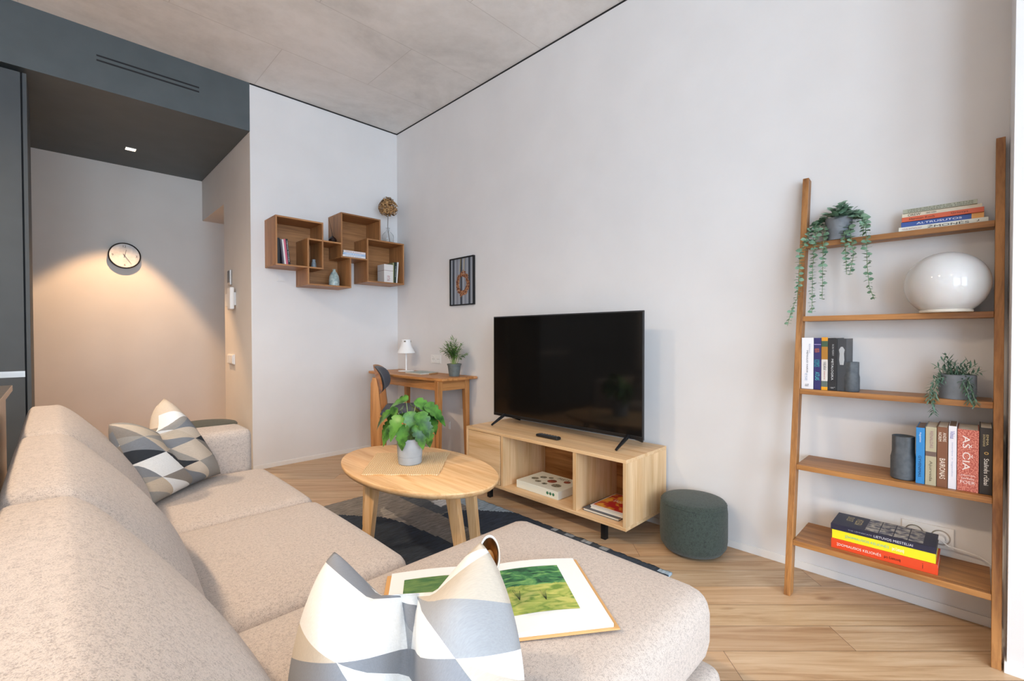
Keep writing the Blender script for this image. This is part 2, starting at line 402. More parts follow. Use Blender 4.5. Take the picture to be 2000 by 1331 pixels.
# hall downlight and the warm ceiling spots
emi, nt, b = base_mat('lamp_glow', (1,.85,.6,1), .5); b.inputs['Emission Color'].default_value = (1,.86,.66,1); b.inputs['Emission Strength'].default_value = 6
M['glow'] = emi
def downlight(x, y, z, label, energy, spot, blend=.12, s=.04, tilt=(0,0,-1), soft=.015, col=WARM):
    t = thing('downlight', label, 'ceiling light', (x, y, z), None)
    fr = MB()
    fr.box(x-s, x+s, y-s, y-s+.004, z-.004, z); fr.box(x-s, x+s, y+s-.004, y+s, z-.004, z); fr.box(x-s, x-s+.004, y-s+.004, y+s-.004, z-.004, z); fr.box(x+s-.004, x+s, y-s+.004, y+s-.004, z-.004, z)
    fr.build('frame', M['white'], t)
    MB().box(x-s+.004, x+s-.004, y-s+.004, y+s-.004, z-.002, z).build('diffuser', M['glow'], t)
    light('SPOT', 'downlight_beam', (x, y, z-.012), energy, col, soft, tilt, spot, blend)
downlight(-1.895, 1.08, 2.632, 'small square glowing downlight in the dark hall ceiling', 165, 71, .28, .036, (-.07,0,-1), soft=.03)
SOFTW = (1.0, .77, .54)
downlight(-3.5, -1.4, CE, 'square ceiling spot above the kitchen nearest the hall', 270, 150, .6, .045, soft=.12, col=SOFTW)
downlight(-3.5, -2.9, CE, 'square ceiling spot above the middle of the kitchen', 190, 150, .6, .045, soft=.12, col=SOFTW)
downlight(-3.5, -4.9, CE, 'square ceiling spot above the kitchen nearest the windows', 60, 150, .6, .045, soft=.12, col=SOFTW)

# wall clock
t = thing('wall_clock', 'round wall clock with pale face and thin black rim in the hall', 'clock', (-1.899, YB, 1.797))
cy, cz = -1.899, 1.797
ry = Matrix.Translation((cy, YB, cz)) @ Matrix.Rotation(PI/2, 4, 'X')
MB().lathe([(.118,0),(.118,.034),(.112,.036),(.108,.03)], n=48, caps=False).build('rim', M['blackmetal'], t, smooth=True, xf=ry)
dial = MB().lathe([(.112,.002),(.112,.028)], n=48).build('dial', noisy('clock_face', S('#c9c9c9'), S('#e3e3e2'), 18, .5), t, xf=ry)
ft = flat('dark_print', '#3a3a3e', .6)
def hand(ang, L, w_, h):
    d = (math.sin(ang), math.cos(ang)); n_ = (d[1], -d[0])
    return MB().prism([(cy-d[0]*.02-n_[0]*w_, cz-d[1]*.02-n_[1]*w_), (cy-d[0]*.02+n_[0]*w_, cz-d[1]*.02+n_[1]*w_), (cy+d[0]*L+n_[0]*w_*.5, cz+d[1]*L+n_[1]*w_*.5), (cy+d[0]*L-n_[0]*w_*.5, cz+d[1]*L-n_[1]*w_*.5)], YB-h-.001, YB-h, 'y')
hand(.22, .055, .0022, .0305).build('hour_hand', ft, t); hand(2.55, .085, .0018, .032).build('minute_hand', ft, t)
FONT = {}
def text(s_, w_, h_, center, dirv, upv, mat, parent, name='title_text', depth=.0003, keep=False):
    """lettering fitted into a w x h box, in the coordinates of the parent's root"""
    cu = bpy.data.curves.new('txt', 'FONT'); cu.body = s_; cu.size = 1; cu.extrude = 0; cu.resolution_u = 3; cu.align_x = 'LEFT'
    to = bpy.data.objects.new('txt', cu); COL.objects.link(to)
    dg = bpy.context.evaluated_depsgraph_get(); me = bpy.data.meshes.new_from_object(to.evaluated_get(dg))
    bpy.data.objects.remove(to); bpy.data.curves.remove(cu)
    if not me.vertices: return None
    xs_ = [v_.co.x for v_ in me.vertices]; ys_ = [v_.co.y for v_ in me.vertices]
    ax, ay = (min(xs_)+max(xs_))/2, (min(ys_)+max(ys_))/2; kx = w_/(max(xs_)-min(xs_)); ky = h_/max(1e-6, max(ys_)-min(ys_))
    if keep: kx = ky = min(kx, ky)
    D, Uq = Vector(dirv).normalized(), Vector(upv).normalized(); Nn = D.cross(Uq); c_ = Vector(center)
    for v_ in me.vertices: v_.co = c_+D*((v_.co.x-ax)*kx)+Uq*((v_.co.y-ay)*ky)+Nn*depth
    me.name = name; me.materials.clear(); me.materials.append(mat)
    o = bpy.data.objects.new(name, me); COL.objects.link(o); o.parent = parent
    return o
for s_, dx, dz in (('12', 0, .085), ('6', 0, -.085), ('3', .085, 0), ('9', -.085, 0)):
    text(s_, .022, .02, (dx, -.0285, dz), (1,0,0), (0,0,1), ft, dial, 'numeral', keep=True)

# hall wall fittings (on x = -1.2835)
xw = -1.2835
t = thing('thermostat', 'small dark rectangular thermostat on hall side wall, above the intercom', 'thermostat', (xw, .57, 1.49))
MB().box(xw-.018, xw, .53, .61, 1.49, 1.62).build('case', M['alu'], t, bevel=.004)
MB().box(xw-.0195, xw-.018, .538, .602, 1.51, 1.612).build('display', flat('dark_display', '#3c3f44', .25), t)
t = thing('intercom', 'white intercom handset with square base on hall side wall', 'intercom', (xw, .45, 1.28))
MB().box(xw-.016, xw, .42, .70, 1.31, 1.42).build('base', M['white'], t, bevel=.004)
MB().box(xw-.05, xw-.016, .40, .49, 1.275, 1.46).build('handset', M['white'], t, bevel=.01, seg=3)
t = thing('light_switch', 'white double light switch low on the hall side wall', 'switch', (xw, .56, .81))
MB().box(xw-.012, xw, .47, .65, .81, .895).build('frame', M['white'], t, bevel=.002)
for a in (.477, .565): MB().box(xw-.02, xw-.012, a, a+.078, .817, .888).build('rocker', M['white'], t, bevel=.003)
t = thing('light_switch', 'flush white square switch plate under the wall shelf', 'switch', (-1.066, 0, 1.49))
MB().box(-1.098, -1.034, -.006, 0, 1.49, 1.55).build('frame', M['wall'], t, bevel=.0015)
MB().box(-1.09, -1.042, -.009, -.006, 1.498, 1.542).build('rocker', M['wall'], t, bevel=.001)

# ================================================================== kitchen side
t = thing('tall_cabinet', 'dark teal tall kitchen cabinet beside the hall opening', 'cabinet', (-3.0, 0, 0))
MB().box(-2.488, -2.471, 0.0, .6, 0, 2.60).build('side_panel', M['tealcab'], t)
MB().box(-3.09, -2.488, .022, .6, .08, 2.60).build('carcass', M['black'], t)
MB().box(-3.09, -2.496, 0.0, .02, .846, 2.60).build('door', M['tealcab'], t, bevel=.001)
dr = MB().box(-3.09, -2.496, 0.0, .02, .10, .81).build('door', M['tealcab'], t, bevel=.001)
MB().box(-3.09, -2.496, -.002, .02, .832, .846).build('handle', M['alu'], dr)
MB().box(-3.09, -2.496, .008, .02, .81, .832).build('handle_recess', M['alu'], t)
MB().box(-3.09, -2.496, .03, .6, 0, .08).build('plinth', M['black'], t)
for i, lab in enumerate(('second tall dark teal kitchen cabinet from the hall', 'third tall dark teal kitchen cabinet from the hall', 'last tall dark teal kitchen cabinet, against the left wall')):
    x1 = -3.10-i*.63; t = thing('tall_cabinet', lab, 'cabinet', (x1-.3, 0, 0))
    MB().box(x1-.62, x1, .022, .6, 0, 2.60).build('carcass', M['black'], t); MB().box(x1-.615, x1-.005, 0, .02, .846, 2.60).build('door', M['tealcab'], t, bevel=.001); MB().box(x1-.615, x1-.005, 0, .02, .10, .81).build('door', M['tealcab'], t, bevel=.001)
t = thing('kitchen_island', 'steel-clad kitchen island standing behind the sofa', 'kitchen island', (-2.9, -2.6, 0))
MB().box(-3.35, -2.477, -3.25, -1.62, .862, .882).build('worktop', M['steel'], t, bevel=.0015)
MB().box(-3.32, -2.492, -3.22, -1.65, .08, .862).build('side_panel', M['steel'], t)
MB().box(-3.28, -2.53, -3.18, -1.69, 0, .08).build('plinth', M['black'], t)

# ================================================================== wall shelf
t = thing('wall_shelf', 'oak cluster of four overlapping square open boxes on the corner wall', 'shelf', (-.63, 0, 1.455))
th = .012; D_ = .25
def hb(x0, x1, z, nm='board'): MB().box(x0, x1, -D_, -.009, z, z+th).build(nm, M['ws_x'], t, bevel=.0008)
def vb(x, z0, z1, nm='upright'): MB().box(x, x+th, -D_, -.009, z0, z1).build(nm, M['ws_z'], t, bevel=.0008)
A = (-1.184, -.823, 1.588, 1.964); C_ = (-.949, -.589, 1.455, 1.824); Dd = (-.676, -.315, 1.704, 2.078); E_ = (-.445, -.080, 1.520, 1.896)
hb(A[0], A[1], A[3]-th); hb(A[0], A[1], A[2]); vb(A[0], A[2]+th, A[3]-th); vb(A[1]-th, A[2]+th, A[3]-th)
hb(C_[0], A[1]-th, C_[3]-th); hb(A[1], Dd[0], C_[3]-th); hb(C_[0], C_[1], C_[2]); vb(C_[0], C_[2]+th, A[2]); vb(C_[0], A[2]+th, C_[3]-th); vb(C_[1]-th, C_[2]+th, Dd[2])
hb(Dd[0], Dd[1], Dd[3]-th); hb(Dd[0], E_[0], Dd[2]); vb(Dd[0], Dd[2]+th, Dd[3]-th); vb(Dd[1]-th, E_[3], Dd[3]-th)
hb(E_[0], E_[1], E_[3]-th); hb(E_[0], E_[1], E_[2]); vb(E_[0], E_[2]+th, E_[3]-th); vb(E_[1]-th, E_[2]+th, E_[3]-th)
for i, q_ in enumerate((A, C_, Dd, E_)):
    MB().box(q_[0], q_[1], -.009+.0015*i, -.001, q_[2], q_[3]).build('back_panel', M['ws_x'], t)

# ================================================================== books
PG = flat('page_edges', '#e6dfd0', .8)
_bm = {}
def cm(hx, rough=.45):
    if hx not in _bm: _bm[hx] = flat('cover_'+hx[1:], hx, rough)
    return _bm[hx]
V_ = Euler((0, 0, 0))
LAD = Euler((0, 0, -PI/2))
def lying(yaw): return (Matrix.Rotation(yaw, 4, 'Z') @ Matrix.Rotation(-PI/2, 4, 'Y')).to_euler()
def book(loc, rot, t_, d, h, cover, label, group, texts=(), pages=None, back=None, spinebands=()):
    o = thing('book', label, 'book', loc, group, rot=rot)
    cv = cover if not isinstance(cover, str) else cm(cover)
    b = MB().box(0, t_, 0, .0025, 0, h).box(0, .002, .0025, d, 0, h).box(t_-.002, t_, .0025, d, 0, h)
    co = b.build('cover', cv, o, world=False, bevel=.0006)
    MB().box(.0022, t_-.0022, .0027, d-.003, .002, h-.002).build('pages', pages or PG, o, world=False)
    for (z0, z1, hx) in spinebands:   # coloured bands across the spine
        MB().box(0, t_, -.0004, .001, h*(1-z1), h*(1-z0)).build('spine_band', cm(hx), co, world=False)
    for (s_, c0, c1, u0, u1, hx) in texts:   # along 0..1 from the head, across 0..1
        text(s_, h*(c1-c0), t_*(u1-u0), (t_*(u0+u1)/2, -.0006, h*(1-(c0+c1)/2)), (0,0,-1), (1,0,0), cm(hx), co, depth=0.0003)
    return o

# --- four books in the first wall box
G = 'books leaning in the left wall box'
zz = A[2]+th+.0005
def lean(a): return Euler((0, a, 0))
book((-1.170, -.235, zz), V_, .020, .15, .195, '#16161a', 'thick black book upright at far left of left wall box', G)
book((-1.1285, -.235, zz), lean(-.10), .012, .15, .19, '#5a5560', 'thin grey-purple book leaning beside the black one in left wall box', G)
book((-1.1160, -.235, zz), lean(-.10), .012, .15, .188, '#d9d6d4', 'thin white book leaning in left wall box', G)
book((-1.1035, -.235, zz), lean(-.10), .014, .15, .192, '#c25a70', 'pink book leaning in left wall box', G)
book((-1.0890, -.235, zz), lean(-.10), .016, .15, .195, '#1b1d20', 'black book with white lettering leaning in left wall box', G, [('MENAS ISTORIJA', .08, .9, .25, .7, '#d8d8d8')])
# --- stack in the upper wall box
G = 'books stacked in the upper wall box'
zz = Dd[2]+th+.0005
for i, (hx, lab, tx) in enumerate((('#e8e6e6', 'lowest pale book of the small stack in upper wall box', '#5c7fb0'), ('#a9bfdc', 'middle light blue book of the small stack in upper wall box', '#ffffff'), ('#e4dcdc', 'top pinkish white book of the small stack in upper wall box', '#9a6f72'))):
    book((-.450, -.232, zz+i*.0185), lying(0), .018, .14, .205-.004*i, hx, lab, G, [('NAMAI IR SODAS', .1, .8, .25, .7, tx)])
# --- books in the right wall box
G = 'books standing in the right wall box'
zz = E_[2]+th+.0005
o = book((-.263, -.215, zz), Euler((0,0,.0)), .090, .12, .165, '#dedad6', 'thick pair of white books tied with twine in right wall box', G, [('RYTAI', .62, .9, .3, .62, '#a04a4a')])
tw = MB().box(-.0008, .0908, -.0012, .1205, .108, .1105); tw.build('twine', cm('#7d4a44'), o, world=False)
book((-.170, -.20, zz+.0005), lean(.02), .014, .12, .188, '#8d9168', 'olive green book upright in right wall box', G)
book((-.1535, -.20, zz+.0012), lean(.05), .018, .12, .195, '#26362e', 'dark green book leaning in right wall box', G, [('MEDIS', .2, .7, .3, .7, '#cfd3cf')])
book((-.1335, -.20, zz+.0012), lean(.08), .012, .12, .198, '#e9e9e6', 'thin white book leaning at the right end of right wall box', G)

# --- small vases on the wall shelf
single(MB().lathe([(.013,0),(.019,.004),(.021,.02),(.018,.05),(.013,.064),(.015,.078),(.012,.078),(.010,.066)], (-.85,-.12,A[2]+th+.0005), 24), 'vase', noisy('blue_grey_glaze', S('#7b858c'), S('#97a1a8'), 60, .35), (-.85,-.12,A[2]+th+.0005), 'tiny blue-grey vase in the narrow middle wall box', 'vase', smooth=True)
single(MB().lathe([(.030,0),(.041,.008),(.043,.05),(.038,.085),(.026,.115),(.013,.128),(.011,.142),(.015,.146),(.009,.146),(.008,.13)], (-.688,-.14,C_[2]+th+.0005), 32), 'vase', noisy('speckled_celadon', S('#8fa3a3'), S('#b9c7c2'), 45, .3, lo=.42, hi=.58), (-.688,-.14,C_[2]+th+.0005), 'pale green speckled bottle vase in the lower wall box', 'vase', smooth=True)
cz0 = C_[3]+.0005; bx, by = -.722, -.19
t = thing('bud_vase', 'small round black bud vase holding one bare twig, on top of wall box', 'vase', (bx, by, cz0))
MB().lathe([(.014,0),(.028,.008),(.033,.024),(.026,.040),(.010,.050),(.008,.056),(.006,.056),(.006,.048)], (bx,by,cz0), 28).build('vase_body', flat('black_glaze', '#1e1416', .15), t, smooth=True)
MB().tube([(bx,by,cz0+.05),(bx-.008,by,cz0+.10),(bx-.018,by+.005,cz0+.15),(bx-.03,by+.008,cz0+.205)], [.0022,.002,.0016,.001], 6).build('twig', flat('dark_twig', '#2a211e', .8), t)
# bottle with dried hydrangea on the right wall box
glass = bpy.data.materials.new('clear_glass'); glass.use_nodes = True; b = glass.node_tree.nodes['Principled BSDF']
b.inputs['Base Color'].default_value = (.97,.98,.98,1); b.inputs['Roughness'].default_value = .02; b.inputs['Transmission Weight'].default_value = 1; b.inputs['IOR'].default_value = 1.3
bx, by, bz = -.195, -.165, E_[3]+.0005
t = thing('glass_bottle', 'clear glass bottle holding a dried hydrangea on the right wall box', 'vase', (bx, by, bz))
MB().lathe([(.040,0),(.052,.006),(.053,.05),(.050,.075),(.030,.10),(.014,.112),(.013,.135),(.018,.14),(.015,.14),(.0115,.134),(.0115,.113),(.028,.097),(.047,.072),(.049,.05),(.048,.010),(.03,.006)], (bx,by,bz), 32, caps=True).build('bottle_body', glass, t, smooth=True)
MB().tube([(bx+.02,by,bz+.012),(bx+.004,by,bz+.1),(bx-.002,by,bz+.16),(bx+.003,by,bz+.255)], .0025, 6).build('flower_stem', flat('dry_stem', '#54402e', .8), t)
hy = MB(); rr = random.Random(5); hc = Vector((bx+.003, by, bz+.325))
for i in range(1000):
    a = rr.uniform(0, 2*PI); z = rr.uniform(-1, 1); rad = math.sqrt(max(0, 1-z*z))
    k = rr.uniform(.75, 1.0); taper = 1.0 - .30*max(0, z)
    p = hc+Vector((math.cos(a)*rad*.088*k*taper, math.sin(a)*rad*.088*k*taper, z*.088*k+(.012 if z > 0 else .028*0)))
    if z < -.72: continue
    nrm = (p-hc).normalized(); d = nrm.cross(Vector((rr.uniform(-1,1), rr.uniform(-1,1), rr.uniform(-1,1)))).normalized()
    hy.leaf(p-d*.008, d, nrm, .018, .013, rr.uniform(-.3,.5), 2, [.3,1,.3], .3)
hy.build('flower_head', noisy('dried_petals', S('#7a5634'), S('#c79d68'), 60, .8, lo=.4, hi=.6), t)

# ================================================================== framed picture
t = thing('picture_frame', 'narrow black framed photo of a rust wreath on grey boards', 'picture', (0, -1.0, 1.3))
y0, y1, z0, z1 = -1.165, -.855, 1.300, 1.690; fb = .009
MB().box(-.02,-.001,y0,y0+fb,z0,z1).box(-.02,-.001,y1-fb,y1,z0,z1).box(-.02,-.001,y0+fb,y1-fb,z0,z0+fb).box(-.02,-.001,y0+fb,y1-fb,z1-fb,z1).build('frame', M['blackmetal'], t)
mt, nt, b = base_mat('board_photo', S('#8a8f98'), .5)
wv = N(nt, 'TexWave', i_Scale=3.1, i_Distortion=.6, i_Detail=3.0); wv.bands_direction = 'Y'; nt.links.new(coords(nt, (1,1,.15)), wv.inputs['Vector'])
r = ramp(nt, wv.outputs[0], [(0, S('#23262c')), (.12, S('#6d7683')), (.5, S('#a9afb8')), (1, S('#7f8590'))]); nt.links.new(r.outputs[0], b.inputs['Base Color'])
MB().box(-.010, -.004, y0+fb, y1-fb, z0+fb, z1-fb).build('photo_print', mt, t)
wr = MB(); rr = random.Random(9)
yc, zc = -1.02, 1.475
for i in range(260):
    a = rr.uniform(0, 2*PI); k = rr.uniform(.62, 1.0)
    p = Vector((-.0108-rr.uniform(0,.0012), yc+math.cos(a)*.078*k, zc+math.sin(a)*.098*k))
    d = Vector((0, -math.sin(a)+rr.uniform(-.6,.6), math.cos(a)+rr.uniform(-.6,.6)))
    wr.leaf(p, d, (-1,0,0), .034, .010, 0, 2, [.2,1,.2], 0)
wr.build('printed_wreath', noisy('rust_wreath', S('#5b2a1c'), S('#b5825a'), 70, .6, lo=.4, hi=.6), t)
MB().prism([(-.985,1.575),(-.98,1.575),(-.992,1.68),(-.997,1.68)], -.0112, -.0106, 'x').prism([(-1.03,1.575),(-1.035,1.575),(-1.045,1.68),(-1.040,1.68)], -.0112, -.0106, 'x').build('printed_ribbon', flat('ribbon', '#b9a36a'), t)

# ================================================================== desk
t = thing('desk', 'small warm oak desk with curved top against the wall', 'desk', (-.2, -.62, 0))
ZD = .732
pts = []
n = 14
fr_ = [(-.335-.055*math.sin(PI*i/n), -.05-1.13*i/n) for i in range(n+1)]      # bowed front edge
rt_ = [(-.335+.3*i/6+.0, -1.18-.012*math.sin(PI*i/6)) for i in range(1, 7)]
pts = fr_+rt_+[(-.008, -1.20), (-.008, -.045)]
MB().prism(pts, ZD-.022, ZD, 'z').build('tabletop', M['desk_y'], t, bevel=.005)
z1 = ZD-.022
MB().box(-.325, -.310, -1.10, -.30, z1-.075, z1).build('apron', M['desk_y'], t)
MB().box(-.085, -.070, -1.09, -.28, z1-.075, z1).build('apron', M['desk_y'], t)
MB().box(-.31, -.085, -1.135, -1.12, z1-.075, z1).build('apron', M['desk_x'], t)
MB().box(-.31, -.085, -.275, -.26, z1-.075, z1).build('apron', M['desk_x'], t)
def tleg(x, y, zt, st, x2, y2, sb, mat, parent, zb=0, zm=None, nm='leg', bv=.003):
    h = st/2; g = sb/2
    MB().hexa([(x2-g,y2-g,zb),(x2+g,y2-g,zb),(x2+g,y2+g,zb),(x2-g,y2+g,zb)], [(x-h,y-h,zt),(x+h,y-h,zt),(x+h,y+h,zt),(x-h,y+h,zt)]).build(nm, mat, parent, bevel=bv)
for x, y, x2, y2 in ((-.33,-1.125,-.345,-1.145), (-.33,-.275,-.345,-.255), (-.062,-1.115,-.05,-1.12), (-.062,-.265,-.05,-.25)):
    tleg(x, y, z1, .045, x2, y2, .028, M['desk_z'], t)

# desk chair (faces the desk, +x)
t = thing('desk_chair', 'oak chair with dark padded seat and oval back at the desk', 'chair', (-.416, -.793, 0), rot=Euler((0,0,math.radians(-36))))
CX = dict(world=False, xf=Matrix.Translation((.52,.60,0)))
yr, yl = -.80, -.40
def side_frame(y):
    outl = [(-.745,0),(-.700,0),(-.665,.36),(-.655,.375),(-.635,.385),(-.36,.385),(-.335,.375),(-.325,.36),(-.305,0),(-.275,0),(-.285,.445),(-.60,.442),(-.655,.452),(-.672,.47),(-.692,.66),(-.708,.74),(-.735,.745),(-.748,.70),(-.752,.45)]
    MB().prism(outl, y-.014, y+.014, 'y').build('side_frame', M['desk_z'], t, bevel=.005, seg=3, **CX)
side_frame(yr); side_frame(yl)
MB().box(-.33, -.305, yr+.014, yl-.014, .38, .435).build('rail', M['desk_y'], t, bevel=.003, **CX)
MB().box(-.68, -.655, yr+.014, yl-.014, .38, .435).build('rail', M['desk_y'], t, bevel=.003, **CX)
MB().soft(-.69, -.25, yr-.025, yl+.025, .446, .456, .005, 8).build('seat_board', M['desk_x'], t, smooth=True, **CX)
MB().soft(-.685, -.255, yr-.02, yl+.02, .456, .492, .017, 8, (0,0,.006)).build('seat', M['seatpad'], t, smooth=True, **CX)
def back_pts(off, tck, ay=.235, az=.112, n_=10):
    mb = MB(); vs = []; fs = []
    rings = 8; seg = 32
    def pos(s_, a, side):
        yy = math.copysign(abs(math.cos(a))**.75, math.cos(a))*ay*s_; zz_ = math.copysign(abs(math.sin(a))**.75, math.sin(a))*az*s_
        xx = -.735+.07*(yy/ay)**2+off+(tck*math.sqrt(max(0,1-s_**4)) if side else 0)-.20*(zz_)
        return (xx, -.60+yy, .715+zz_)
    for side in (0, 1):
        base = len(vs); vs.append(pos(0, 0, side))
        for i in range(1, rings+1):
            for k in range(seg): vs.append(pos(i/rings, 2*PI*k/seg, side))
        for k in range(seg):
            f = (base, base+1+k, base+1+(k+1)%seg); fs.append(f if side else f[::-1])
        for i in range(rings-1):
            for k in range(seg):
                f = (base+1+i*seg+k, base+1+(i+1)*seg+k, base+1+(i+1)*seg+(k+1)%seg, base+1+i*seg+(k+1)%seg); fs.append(f if side else f[::-1])
    half = len(vs)//2; r0 = 1+(rings-1)*seg
    for k in range(seg): fs.append((r0+k, r0+(k+1)%seg, half+r0+(k+1)%seg, half+r0+k))
    return mb.add(vs, fs)
back_pts(0, .012).build('backrest', M['desk_y'], t, smooth=True, **CX)
back_pts(.012, .030, .222, .100).build('back_pad', M['seatpad'], t, smooth=True, **CX)

# desk lamp
lx, ly = -.125, -.35
t = thing('table_lamp', 'small white table lamp with bell shade at the far end of desk', 'lamp', (lx, ly, ZD))
MB().lathe([(.070,0),(.072,.003),(.070,.006),(.012,.010),(.008,.012)], (lx,ly,ZD+.0005), 32).build('base', M['whitemetal'], t, smooth=True)
MB().tube([(lx,ly,ZD+.008),(lx,ly,ZD+.19)], .007, 12).build('pole', M['whitemetal'], t, smooth=True)
sh_ = MB().lathe([(.079,.165),(.077,.172),(.068,.190),(.055,.215),(.047,.235),(.043,.262),(.041,.283),(.036,.287),(.001,.288),(.001,.285),(.036,.284),(.044,.235),(.053,.213),(.066,.189),(.077,.165)], (lx,ly,ZD), 36, caps=False).build('lamp_shade', M['whitemetal'], t, smooth=True)
hl = MB()
for a in (2.2, 3.9, 5.5, .7):
    c_ = Vector((lx+math.cos(a)*.0430, ly+math.sin(a)*.0430, ZD+.270)); tn = Vector((-math.sin(a), math.cos(a), 0)); nr = Vector((math.cos(a), math.sin(a), 0))
    hl.add([c_-tn*.009-Vector((0,0,.006)), c_+tn*.009-Vector((0,0,.006)), c_+tn*.009+Vector((0,0,.006)), c_-tn*.009+Vector((0,0,.006))], [(0,1,2,3)])
hl.build('vent_hole', cm('#6f675c'), sh_)
MB().lathe([(0.001,.22),(.018,.205),(.022,.185),(.018,.172),(.001,.17)], (lx,ly,ZD), 16).build('bulb', flat('bulb_white', '#f3f2ef', .3), t, smooth=True)
# notebook and pen on the desk
t = thing('notebook', 'grey-green closed notebook lying on the desk beside the lamp', 'notebook', (-.16, -.64, ZD))
MB().box(-.245, -.075, -.76, -.53, ZD+.0005, ZD+.010).build('pages', PG, t)
MB().box(-.248, -.072, -.763, -.527, ZD+.010, ZD+.0125).build('cover', cm('#a3b0aa'), t, bevel=.001)
single(MB().tube([(-.20,-.82,ZD+.0065),(-.10,-.79,ZD+.0065)], .006, 10), 'pen', flat('tan_pen', '#b78c5c', .5), (-.15,-.80,ZD), 'short tan pen lying beside the notebook on the desk', 'pen')

# palm on the desk
px_, py_ = -.135, -1.065
t = thing('potted_palm', 'small parlour palm in dark grey pot at the near end of desk', 'potted plant', (px_, py_, ZD))
gp = noisy('dark_grey_pot', S('#59605f'), S('#666e6c'), 30, .6)
pot_ = MB().lathe([(.040,0),(.052,.085),(.056,.087),(.057,.098),(.050,.098),(.048,.085)], (px_,py_,ZD+.0005), 28).build('pot', gp, t, smooth=True)
soil = noisy('potting_soil', S('#2b211a'), S('#46362a'), 90, .95)
MB().lathe([(.0478,.084),(.0478,.088)], (px_,py_,ZD), 24).build('soil', soil, pot_)
green = noisy('palm_green', S('#3d6b2c'), S('#6f9a45'), 25, .5)
sm, lf = MB(), MB(); rr = random.Random(11)
for i in range(24):
    a = rr.uniform(0, 2*PI); sp = rr.uniform(.1, 1.0); h_ = rr.uniform(.12, .215)
    b0 = Vector((px_+math.cos(a)*.018*sp, py_+math.sin(a)*.018*sp, ZD+.086))
    tip = Vector((px_+math.cos(a)*.085*sp, py_+math.sin(a)*.115*sp, ZD+.086+h_*(1.05-.35*sp)))
    mid = b0.lerp(tip, .5)+Vector((-math.cos(a)*.012, -math.sin(a)*.012, .018))
    sm.tube([b0, mid, tip], [.0022,.0017,.001], 5)
    for k in range(9):
        q_ = .38+.62*k/8; p = b0.lerp(mid, q_*2) if q_ < .5 else mid.lerp(tip, q_*2-1)
        d = (tip-mid).normalized(); sd = d.cross(Vector((0,0,1))).normalized()
        for sg in (-1, 1):
            lf.leaf(p, d*.55+sd*sg*.9+Vector((0,0,rr.uniform(-.3,.2))), (0,0,1), rr.uniform(.036,.056), .0125, .35, 3)
    lf.leaf(tip, (tip-mid), (0,0,1), .04, .009, .3, 3)
sm.build('stems', flat('palm_stem', '#8ca35c', .6), t, smooth=True); lf.build('foliage', green, t)

# ================================================================== sockets
def socket(y0, y1, z0, z1, label, holes=2, frame=True):
    t = thing('wall_socket', label, 'socket', (0, (y0+y1)/2, z0))
    MB().box(-.008, 0, y0, y1, z0, z1).build('frame', M['white'], t, bevel=.0015)
    w_ = (y1-y0)/holes
    for i in range(holes):
        yc_ = y0+w_*(i+.5); zc_ = (z0+z1)/2; r_ = min(w_, z1-z0)*.33
        xf = Matrix.Translation((-.008, yc_, zc_)) @ Matrix.Rotation(-PI/2, 4, 'Y')
        si = MB().lathe([(r_+.004,0),(r_+.003,.002),(r_,.002),(r_-.002,-.003),(.001,-.003)], n=28, caps=False).build('socket_insert', M['alu'] if holes == 2 and y0 < -3 else M['white'], t, smooth=True, xf=xf)
        dk = MB()
        for s_ in (-1, 1): dk.lathe([(.0028,0),(.0028,.0005)], (s_*r_*.45,0,-.0028+.003), 10)
        dk.build('pin_hole', M['black'], si, xf=xf @ Matrix.Rotation(PI/2, 4, 'Z'))
    return t
socket(-.71, -.566, .812, .884, 'white double socket on wall just above the desk')
t = thing('wall_socket', 'white blank double plate low on wall under the desk', 'socket', (0, -.76, .258))
MB().box(-.008, 0, -.838, -.69, .258, .326).build('frame', M['white'], t, bevel=.0015)
MB().box(-.014, -.008, -.832, -.80, .264, .32).build('cover_flap', M['white'], t, bevel=.001)
socket(-3.915, -3.765, .245, .325, 'double socket with metal inserts on wall behind the lowest ladder shelf')
t = thing('power_cable', 'thin white cable plugged in behind the lowest ladder shelf', 'cable', (-.03, -3.88, .28))
MB().tube([(-.010,-3.878,.285),(-.030,-3.878,.285)], [.016,.013], 16).build('plug', M['white'], t, smooth=True)
MB().tube([(-.03,-3.878,.283),(-.034,-3.90,.268),(-.030,-3.94,.262),(-.028,-3.98,.255),(-.022,-4.025,.225),(-.02,-4.036,.16),(-.02,-4.034,.05),(-.05,-4.03,.012)], .0027, 8).build('cord', M['white'], t, smooth=True)

# ================================================================== TV stand
t = thing('tv_stand', 'long low light oak media unit with open bays on black feet', 'tv stand', (-.23, -2.18, 0))
ya, yb, xf_, xb_, zb_, zt_ = -2.785, -1.575, -.43, -.02, .103, .450; bt = .018
MB().box(xf_, xb_, ya, yb, zt_-bt, zt_).build('top_panel', M['oak_y'], t, bevel=.0015)
MB().box(xf_, xb_, ya, yb, zb_, zb_+bt).build('bottom_panel', M['oak_y'], t, bevel=.0015)
MB().box(xf_, xb_, ya, ya+bt, zb_+bt, zt_-bt).build('side_panel', M['oak_z'], t, bevel=.001)
MB().box(xf_, xb_, yb-bt, yb, zb_+bt, zt_-bt).build('side_panel', M['oak_z'], t, bevel=.001)
for y in (-1.925, -2.482): MB().box(xf_+.004, xb_-.012, y, y+bt+.004, zb_+bt, zt_-bt).build('divider', M['oak_z'], t, bevel=.001)
MB().box(xb_-.010, xb_-.002, ya+bt, yb-bt, zb_+bt, zt_-bt).build('back_panel', M['desk_y'], t)
MB().box(xf_+.002, xf_+.02, -1.897, yb-bt-.003, zb_+bt+.003, zt_-bt-.003).build('door', M['oak_y'], t, bevel=.001)
